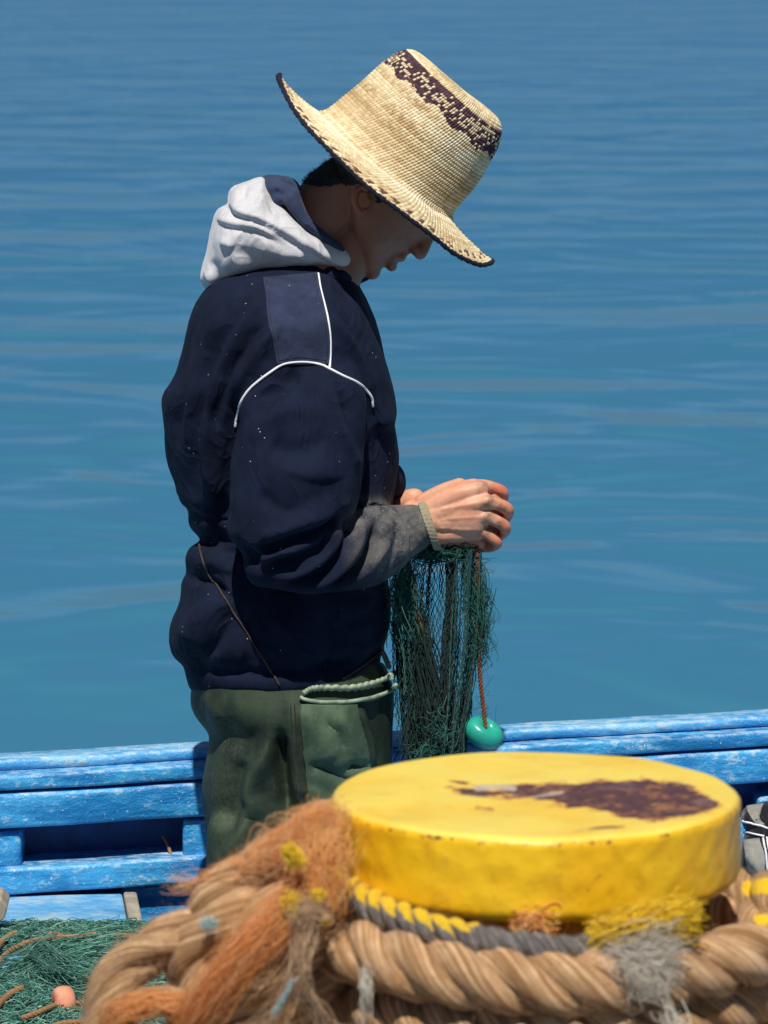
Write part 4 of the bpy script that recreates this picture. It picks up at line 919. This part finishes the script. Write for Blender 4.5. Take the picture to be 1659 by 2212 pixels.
add_limb(lm, [(580, 400, 0, 22, .05), (610, 404, 0, 24, .05), (640, 420, 0, 20, .04)], 24, 20)
ld = remesh(lm, .0036, 6); folds(ld, [([(600, 385), (625, 395), (640, 405)], 5, -5), ([(590, 402), (620, 415)], 6, 4)]); link('hood_lining', ld, MAT['navy_lining'], hood)

# ---- trousers
tm = MB()
loft(tm, [(1430, 425, 830, .14), (1485, 413, 850, .155), (1529, 413, 850, .165), (1558, 428, 849, .168), (1588, 450, 848.6, .165), (1610, 449.6, 848, .165), (1659, 441.5, 847, .162), (1707, 435, 845, .158), (1755, 440, 842, .155), (1798, 446, 835, .15), (1836, 453, 828, .145), (1870, 470, 810, .12)], 90, 90)
add_limb(tm, [(560, 1800, -.085, 118, .075), (545, 1950, -.09, 105, .075), (545, 2200, -.09, 92, .07), (545, 2400, -.09, 88, .065)], 32, 40)
add_limb(tm, [(730, 1800, .06, 105, .075), (720, 1950, .09, 98, .075), (710, 2200, .09, 88, .07), (705, 2400, .09, 84, .065)], 32, 40)
tr = remesh(tm, .0045, 8)
folds(tr, [([(604, 1590), (607, 1640), (614, 1700), (622, 1770)], 13, -34), ([(590, 1600), (560, 1660), (540, 1712), (548, 1745), (520, 1810), (480, 1870)], 20, 20), ([(520, 1640), (505, 1720), (490, 1800)], 26, -12),
 ([(628, 1520), (632, 1600), (640, 1680), (650, 1760)], 11, 8), ([(645, 1525), (690, 1590), (720, 1640)], 20, 7), ([(720, 1540), (760, 1600), (790, 1680)], 22, 6), ([(766, 1642), (770, 1665)], 20, -16),
 ([(663, 1652), (711, 1667), (760, 1690)], 13, -9), ([(700, 1560), (730, 1580), (740, 1620)], 12, -6), ([(776, 1529), (795, 1590), (808, 1660)], 9, 8), ([(800, 1529), (820, 1600), (826, 1660)], 13, -8), ([(430, 1510), (440, 1560), (460, 1600)], 10, -6), ([(450, 1505), (470, 1560)], 14, 5), ([(480, 1560), (520, 1600), (560, 1600)], 20, -6), ([(640, 1700), (690, 1720), (730, 1750)], 12, 6)])
smooth_mesh(tr, 1, .4)
v = verts(tr); v += normals(tr) * (waves(v, .07, 18) * .0003)[:, None]; setv(tr, v)
trou = link('oilskin_trousers', tr, MAT['green'], person); TT = bvh(tr)
ptube('seam', TT, [(628, 1522), (631, 1600), (638, 1670), (645, 1730)], .0008, MAT['black'], trou, 50, .0008, -.15, 5)
ptube('seam', TT, [(636, 1518), (640, 1600), (647, 1670), (653, 1730)], .0008, MAT['black'], trou, 50, .0008, -.15, 5)
mb = MB()
lb = np.array([(648, 1508), (662, 1514), (700, 1518), (750, 1516), (800, 1506), (838, 1492), (857, 1478)], float); q = castline(TT, lb, 50, .006, -.14); add_tube(mb, q, .0032, 10)
build('waistband', mb, MAT['rim_green'], trou)
mb = MB(); ub = np.array([(655, 1500), (672, 1490), (700, 1487), (750, 1487), (790, 1480), (820, 1470), (842, 1458), (846, 1468)], float)
q = castline(TT, ub, 240, .010, -.14); s_ = np.linspace(0, 1, 240); q[:, 2] += .0006 * np.sin(s_ * 130)
add_tube(mb, q, .0038 + .0003 * np.sin(s_ * 130), 12); build('gathered_hem', mb, MAT['rim_green'], trou)
mb = MB(); add_caps(mb, [H(823, 1400, -.03, 5), H(832, 1420, -.03, 6), H(840, 1440, -.04, 6)], 10); build('strap_end', mb, MAT['rim_green'], trou)
surf_patch('front_pocket', TT, [(650, 1524), (653, 1600), (658, 1670), (664, 1750)], [(768, 1522), (778, 1560), (792, 1620), (806, 1700)], 40, 70, .0055, MAT['green_lit'], trou, -.15)  # lighter green paints the sun on the front panel
# boots
for y, x in ((-.09, 545), (.09, 705)):
    mb = MB(); b0 = P(x, 2380, y); z0 = .05
    add_caps(mb, [(b0[0], b0[1], .30, .056), (b0[0], b0[1], .15, .052), (b0[0], b0[1], .07, .050)], 20, 16); add_caps(mb, [(b0[0] - .02, b0[1], .048, .046), (b0[0] + .08, b0[1], .046, .044), (b0[0] + .17, b0[1], .040, .036)], 20, 16)
    me = remesh(mb, .006, 5); v = verts(me); v[:, 2] = np.maximum(v[:, 2], .004); setv(me, v); link('boot', me, MAT['boot'], person)

# ================================================================ HAT
C0 = P(833, 359, 0.); AX = np.array([.63, 0, .776]); FR = np.array([.776, 0, -.63]); SD = np.array([0, 1., 0])
prf = [(0, 226, 6), (40, 228, 6), (80, 230, 7), (108, 229, 8), (122, 225, 8), (132, 217, 8), (141, 204, 8), (152, 175, 9), (162, 120, 10), (168, 68, 7), (171, 32, 3), (175, 10, 0), (184, -1, 0)]
NB = 14; NS = 150; RS = 5; CS = 6
pr = cr(np.array(prf, float), 400); pr = even(pr, 46 * RS)
th = np.linspace(0, 2 * np.pi, NS * CS, endpoint=False); ct, st = np.cos(th), np.sin(th)
rows_ = []
for i, (r_, a_, cf) in enumerate(pr): 
    sf = .86 + .02 * np.clip((r_ - 150) / 40, 0, 1)
    rows_.append(C0 + (FR[None] * (r_ * ct + cf)[:, None] + SD[None] * (r_ * sf * st)[:, None] + AX[None] * (a_ + 3 * np.sin(2 * th + 1) * (r_ / 170))[:, None]) * M)
nbr = NB * RS
for i in range(1, nbr + 1):
    t = i / nbr; r_ = 184 + (303 - 184) * t; cf = 4 * t; sf = .88 - .0 * t
    sa = abs(st); arim = -5 - 34 * sa - 4 * np.sin(3 * th) + 14 * np.clip(-ct, 0, 1) ** 6 - 6 * np.clip(ct, 0, 1) ** 8 - 17 * np.exp(-((ct - .78) / .3) ** 2) * (sa > 0) * np.clip(sa * 3, 0, 1)
    a_ = -1 * (1 - t) + arim * t ** 1.15 - 5 * math.sin(math.pi * t) * (1 - sa)
    rows_.append(C0 + (FR[None] * (r_ * ct + cf)[:, None] + SD[None] * (r_ * sf * st)[:, None] + AX[None] * a_[:, None]) * M)
V = np.array(rows_); nr, nc = V.shape[:2]; rowi = np.arange(nr) / RS; thi = np.arange(nc) / CS
q = grid_q(nr, nc); me = mesh_of('hat', V.reshape(-1, 3), q); nn = normals(me).reshape(nr, nc, 3)
sg = 1 if (nn[100, 0] @ FR) > 0 else -1
RW, TH = np.meshgrid(rowi, thi, indexing='ij')
ri = np.floor(RW + .001).astype(int); sh = TH + .5 * (ri % 2) + .6 * (RW - ri)
fl = (RW - ri); bump = (np.sin(np.pi * np.clip(fl + .12, 0, 1)) ** .7) * .0014 + .0014 * np.abs(np.sin(np.pi * sh))
V = V + nn * sg * (bump - .001)[..., None]
V = V + nn * sg * (waves(V.reshape(-1, 3), .12, 33).reshape(nr, nc) * .0012)[..., None]
si = np.floor(sh).astype(int) % NS
g = np.random.default_rng(3); rnd = g.uniform(0, 1, (nr // RS + 3, NS)); rowr = g.uniform(0, 1, nr // RS + 3)
tint = .74 + .20 * (rnd[ri, si] - .5) + .14 * (rowr[ri] - .5)
lown = np.sin(TH * .21 + 1) * .5 + np.sin(TH * .083 + ri * .13) * .5
tint += .05 * lown
apx = np.r_[pr[:, 1], np.full(nbr, -20.)][:, None]; rpx = np.r_[pr[:, 0], np.linspace(184, 303, nbr)][:, None]
ang = TH / NS * 2 * np.pi
# browner rows low on the crown; pale rows at the root of the brim
tint -= .12 * np.exp(-((apx - 55) / 30) ** 2) * (rnd[ri, si] > .45) + .05 * np.exp(-((apx - 70) / 40) ** 2)
isbrim = (np.arange(nr) >= nr - nbr)[:, None]
tint += .10 * (isbrim & (rpx < 240))
bandlo = 171 - 14 * np.clip(np.cos(ang), 0, 1) + 5 * np.sin(TH * .5 + 2) + 6 * (rnd[ri, si] - .5) ; bandhi = 214 - 4 * np.cos(ang)
inband = (apx > bandlo) & (apx < bandhi) & (rpx > 100)
oval = ((sh - np.floor(sh) - .5) / .42) ** 2 + ((fl - .4) / .5) ** 2 < 1
cream = (fl > .15) & (np.abs(sh - np.floor(sh) - .5) < .42) & ((np.abs(apx - (190 + 5 * np.sin(TH * .2))) < 12) & (rnd[ri, si] > .42) | (rnd[ri, si] > .84))
tint = np.where(inband, np.where(cream, .80, .03 + .26 * rnd[ri, si]), tint)
brow = nr // RS - 1 - ri
tint = np.where(isbrim & ((brow == 2) & (si % 3 == 0) | (brow == 3) & (si % 3 != 1) & (rnd[ri, si] > .35)), .26 + .1 * rnd[ri, si], tint)
groove = (fl < .19) * .17 + .12 * (np.abs(np.sin(np.pi * sh)) < .35)
tint = np.clip(tint - groove * .8, 0, 1)
setv(me, V.reshape(-1, 3)); setattr_(me, 'tint', tint.ravel())
hat = link('straw_hat', me, MAT['straw'], person)
s = hat.modifiers.new('s', 'SOLIDIFY'); s.thickness = .0025; s.offset = -sg * 1.0
rim = V[-1][::3]; rim = np.vstack([rim, rim[:2]]); mb = MB(); add_tube(mb, rim, .0034 + .0006 * np.sin(np.arange(len(rim)) * 1.3), 10, False)
g = np.random.default_rng(8); i = g.integers(0, len(rim), 900); dd = g.normal(0, 1, (900, 3)); dd /= np.linalg.norm(dd, axis=1)[:, None]
strands(mb, rim[i][:, None] + dd[:, None] * np.linspace(.003, .0062, 4)[None, :, None], np.array([[.0003, .0003, .0002, .0001]]))
build('binding', mb, MAT['binding'], hat)

# ================================================================ NET IN THE HANDS
net = empty('fishing_net', P(940, 1640, -.02), 'torn dark green fishing net hanging in folds from the hands of the man', 'fishing net')
def hang(seed, S, ul, ur, y0, vt, vb, r, lo, hi, gap=.5, rows_=40, bunch=1.):
    g = np.random.default_rng(seed); n = rows_ * 3; s = np.linspace(0, 1, n)
    base = np.sort(g.uniform(0, 1, S)); base = .55 * base + .45 * np.linspace(0, 1, S)
    L = np.interp(s, np.linspace(0, 1, len(ul)), ul); Rr = np.interp(s, np.linspace(0, 1, len(ur)), ur)
    x = base[:, None] + bunch * .035 * (np.sin(base[:, None] * 19 + s[None] * 5 + seed) + .6 * np.sin(base[:, None] * 41 - s[None] * 7)) 
    u = L[None] + (Rr - L)[None] * np.clip(x, -.03, 1.03)
    sp = (Rr - L)[None] / S
    zig = np.cos(np.pi * (s * rows_)[None] + np.pi * np.arange(S)[:, None]) * sp * gap * (1 + .4 * np.sin(base[:, None] * 30 + s[None] * 9))
    u = u + zig + g.normal(0, .35, (S, n)); v = vt + (vb - vt) * s[None] + 5 * np.sin(base[:, None] * 12 + 3 * seed) + 0 * u
    y = y0 + .022 * np.sin(base[:, None] * 14 + s[None] * 2 + seed) + .008 * np.sin(base[:, None] * 37 + s[None] * 6) + g.normal(0, .0005, (S, n))
    return P(u, v, y), g.uniform(lo, hi, S), r
mb = MB()
for a in ((1, 46, [868, 852, 850, 852, 858, 862], [1034, 1034, 1030, 1020, 1000, 1000], -.050, 1150, 1665, .00062, 0, .45, .62, 40),
          (2, 40, [880, 860, 852, 862, 868, 865], [1032, 1036, 1032, 1018, 1008, 1000], -.015, 1160, 1690, .0006, 0, .4, .6, 34),
          (3, 32, [985, 980, 975, 970, 960, 955], [1036, 1037, 1034, 1020, 1002, 1000], -.068, 1190, 1680, .0006, .2, .75, .6, 36),
          (4, 14, [872, 850, 846, 852, 862, 862], [905, 896, 892, 890, 890, 900], -.060, 1175, 1500, .0006, .4, .9, .7, 30)):
    p, tt, r = hang(*a[:8], a[8], a[9], a[10], a[11]); strands(mb, p, r, 4, tt)
def vline(pts, y): return np.array([P(a, b, y + d) for a, b, d in pts])
bundle(mb, vline([(905, 1300, 0), (900, 1400, -.005), (905, 1500, 0), (915, 1600, 0), (918, 1700, 0)], -.05), .014, .034, 260, .0007, .010, 61, 0, .25, 40)
bundle(mb, vline([(972, 1180, 0), (975, 1300, 0), (966, 1400, 0), (968, 1520, 0), (962, 1680, 0)], -.055), .007, .012, 90, .0010, .004, 62, 0, .2, 40)
bundle(mb, vline([(900, 1330, 0), (930, 1450, 0), (945, 1560, 0), (955, 1690, 0)], -.06), .010, .016, 90, .0009, .008, 63, 0, .25, 40)
bundle(mb, vline([(1018, 1400, 0), (1012, 1500, 0), (1000, 1600, 0), (996, 1680, 0)], -.055), .004, .007, 40, .0008, .004, 64, .1, .5, 40)
bundle(mb, vline([(845, 1320, 0), (856, 1380, 0), (868, 1500, 0), (872, 1640, 0)], -.03), .003, .006, 24, .0009, .004, 65, 0, .1, 40)
bundle(mb, vline([(900, 1620, 0), (940, 1625, 0), (980, 1630, 0)], -.06), .06, .05, 160, .0007, .03, 66, .2, .9, 30)
bundle(mb, vline([(1014, 1205, .01), (1030, 1290, 0), (1036, 1380, 0), (1024, 1450, 0)], -.06), .015, .014, 170, .0005, .016, 67, .3, .9, 40)
bundle(mb, vline([(870, 1210, 0), (872, 1300, 0), (880, 1400, 0)], -.066), .018, .02, 150, .0006, .018, 68, .4, 1, 40)
bundle(mb, vline([(880, 1185, 0), (930, 1192, 0), (990, 1186, 0), (1030, 1195, 0)], -.06), .012, .014, 160, .0007, .012, 69, .1, .9, 30)
g = np.random.default_rng(12); nst = 90      # stray curls at the edges
uu = np.where(g.uniform(0, 1, nst) < .7, g.normal(1040, 8, nst), g.normal(850, 5, nst)); vv = g.uniform(1200, 1560, nst); st0 = P(uu, vv, -.05); c1 = g.normal(0, .007, (nst, 3)); c2 = g.normal(0, .009, (nst, 3)); s_ = np.linspace(0, 1, 12)[None, :, None]
strands(mb, st0[:, None] + c1[:, None] * s_ * 1.6 + c2[:, None] * np.sin(s_ * 4), .0003, 3, g.uniform(.4, .95, nst))
adopt(build('net_panel', mb, MAT['net']), net)
mb = MB(); rope(mb, cr(vline([(1030, 1180, 0), (1034, 1270, 0), (1036, 1340, 0), (1035, 1430, 0), (1041, 1500, 0), (1046, 1540, 0), (1047, 1572, -.004)], -.064), 80), .0034, .018, 3, 8)
adopt(build('float_line', mb, MAT['orange_rope']), net)
mb = MB(); rope(mb, cr(vline([(884, 1215, 0), (893, 1260, -.004), (897, 1300, 0), (908, 1350, -.004), (925, 1400, .01)], -.066), 60), .0026, .016, 3, 8)
adopt(build('head_line', mb, MAT['orange_rope']), net)
# ring float
fc = P(1045, 1583, -.064); dx = np.array([.86, -.1, -.5]); dn = np.array([.30, -.42, .80]); dn = dn - dx * dn.dot(dx); dn /= np.linalg.norm(dn); dz_ = np.cross(dx, dn)
a_ = np.linspace(0, 2 * np.pi, 96, endpoint=False); b_ = np.linspace(0, 2 * np.pi, 48, endpoint=False); V = []
for a in a_:
    d_ = dx * math.cos(a) * 1.12 + dz_ * math.sin(a) * .92
    for b in b_: V.append(fc + d_ * (.0150 + .0138 * math.cos(b)) + dn * .0165 * math.sin(b))
mb = MB(); mb.add(V, np.vstack([grid_q(96, 48), np.stack([95 * 48 + np.arange(48), 95 * 48 + (np.arange(48) + 1) % 48, (np.arange(48) + 1) % 48, np.arange(48)], -1)])[:, ::-1])
adopt(build('float', mb, MAT['teal']), net)

# ================================================================ NET PILE ON THE FOREDECK
pile = empty('fishing_net', P(120, 2200, -.35), 'heap of bright green fishing net with brown lines spread on the blue foredeck, bottom left', 'fishing net')
def deckpt(u, v, h=0.):
    d = P(u, v, 0.) - CAM; t = (zdk + h - CAM[2]) / d[..., 2]; return CAM + d * t[..., None]
def mound(co):
    uvp = px(co * [1, 1, 0] + [0, 0, zdk]); return uvp
def hgt(u, v):
    h = .020 * np.clip((v - 2010) / 12, 0, 1) * np.clip((2066 - v) / 10, 0, 1) * np.clip((u + 30) / 60, 0, 1)
    b = np.interp(u, [0, 40, 150, 400], [2135, 2112, 2098, 2085]); h2 = (.020 + .016 * np.clip((v - b) / 60, 0, 1)) * np.clip((v - b) / 12, 0, 1)
    h3 = .022 * np.exp(-((v - np.interp(u, [0, 200, 400], [2172, 2158, 2190])) / 16) ** 2) * -1 * np.clip((u - 60) / 50, 0, 1) * .6
    return np.maximum(h, h2) + np.where(h2 > 0, h3, 0)
gx, gy = np.meshgrid(np.linspace(-160, 470, 150), np.linspace(1990, 2420, 150), indexing='xy')
hh = hgt(gx, gy); base = deckpt(gx.ravel(), gy.ravel()); hb = hh.ravel() * .8 + waves(base, .03, 2) * .0018 * (hh.ravel() > .004); base[:, 2] = zdk + hb - .004
mb = MB(); mb.add(base, [(j * 150 + i, j * 150 + i + 1, (j + 1) * 150 + i + 1, (j + 1) * 150 + i) for j in range(149) for i in range(149)][::1]); adopt(build('net_underlay', mb, MAT['net_base']), pile)
g = np.random.default_rng(77); N_ = 15000; u = g.uniform(-150, 470, N_); v = 1995 + 400 * g.uniform(0, 1, N_) ** 1.5; h = hgt(u, v); ok = (h > .008) | (g.uniform(0, 1, N_) < .05); u, v, h = u[ok], v[ok], h[ok]; N_ = len(u)
p0 = deckpt(u, v); p0[:, 2] = zdk + h * .9 + g.uniform(-.002, .006, N_)
ang = g.normal(0, .7, N_); ln = g.uniform(.008, .03, N_); dv = np.stack([np.cos(ang), np.sin(ang), g.normal(0, .18, N_)], -1) * ln[:, None]
cv = g.normal(0, 1, (N_, 3)) * (ln * .45)[:, None]; cv[:, 2] = np.abs(cv[:, 2]) * .5; cw = g.normal(0, 1, (N_, 3)) * (ln * .2)[:, None] * [1, 1, .5]; s_ = np.linspace(0, 1, 9)[None, :, None]
mb = MB(); strands(mb, p0[:, None] + dv[:, None] * (s_ - .5) + cv[:, None] * np.sin(s_ * np.pi) * .6 + cw[:, None] * np.sin(s_ * 7), .00065, 3, g.uniform(0, .93, N_))
def dk(pts): return np.array([deckpt(a, b, hgt(a, b) + h_) if True else 0 for a, b, h_ in pts]).reshape(-1, 3)
bundle(mb, dk([(100, 2100, .012), (140, 2120, .014), (200, 2150, .012), (240, 2160, .012)]), .014, .006, 26, .0008, .006, 3, .95, 1, 24)
bundle(mb, dk([(150, 2098, .012), (185, 2110, .014), (230, 2130, .012)]), .006, .004, 14, .0008, .004, 4, .95, 1, 20)
bundle(mb, dk([(60, 2060, .012), (140, 2120, .010), (230, 2150, .010), (330, 2160, .01)]), .03, .05, 400, .0006, .008, 5, .1, .9, 40)
bundle(mb, dk([(-40, 2140, .01), (60, 2110, .012), (160, 2090, .012), (330, 2085, .01)]), .03, .05, 500, .0006, .008, 6, .1, .9, 40)
adopt(build('net_twine', mb, MAT['netlit']), pile)
def lline(pts, r, name='float_rope'):
    mb = MB(); rope(mb, cr(dk(pts), 120), r, r * 5.2, 3, 8, dens=10); adopt(build(name, mb, MAT['tan_rope']), pile)
lline([(-40, 2110, .006), (0, 2040, .006), (30, 2018, .008), (70, 2013, .008), (110, 2018, .008), (160, 2024, .006), (220, 2018, .006), (300, 2024, .006), (400, 2030, .004)], .0048)
lline([(-30, 2140, .006), (5, 2070, .008), (50, 2040, .012), (100, 2028, .012), (140, 2024, .01)], .0048)
lline([(-60, 2260, .01), (-10, 2180, .012), (20, 2150, .012), (48, 2135, .010)], .0055)
lline([(50, 2200, .008), (90, 2185, .012), (122, 2172, .014), (160, 2168, .014), (200, 2168, .012), (260, 2172, .008)], .0046)
lline([(90, 2228, .012), (130, 2213, .014), (180, 2208, .012), (260, 2205, .01)], .0046)
mb = MB(); c = deckpt(np.array(138.), np.array(2166.), hgt(138., 2166.) + .016)
V = []; ax_ = np.array([.93, .25, .03]); ax_ /= np.linalg.norm(ax_); e1 = np.cross(ax_, [0, 0, 1.]); e1 /= np.linalg.norm(e1); e2 = np.cross(e1, ax_)
pf = [(-.0155, .004), (-.0155, .010), (-.0150, .0145), (-.012, .0185), (-.007, .0206), (0, .0212), (.007, .0206), (.012, .0185), (.0150, .0145), (.0155, .010), (.0155, .004)]
aa = np.linspace(0, 2 * np.pi, 40, endpoint=False)
for x_, r_ in [(a, b * 1.16) for a, b in pf]: V.append(c + ax_ * x_ + (e1[None] * np.cos(aa)[:, None] + e2[None] * np.sin(aa)[:, None]) * r_)
V = np.array(V); mb.add(V.reshape(-1, 3), np.vstack([grid_q(len(pf), 40)])); adopt(build('float', mb, MAT['salmon']), pile)
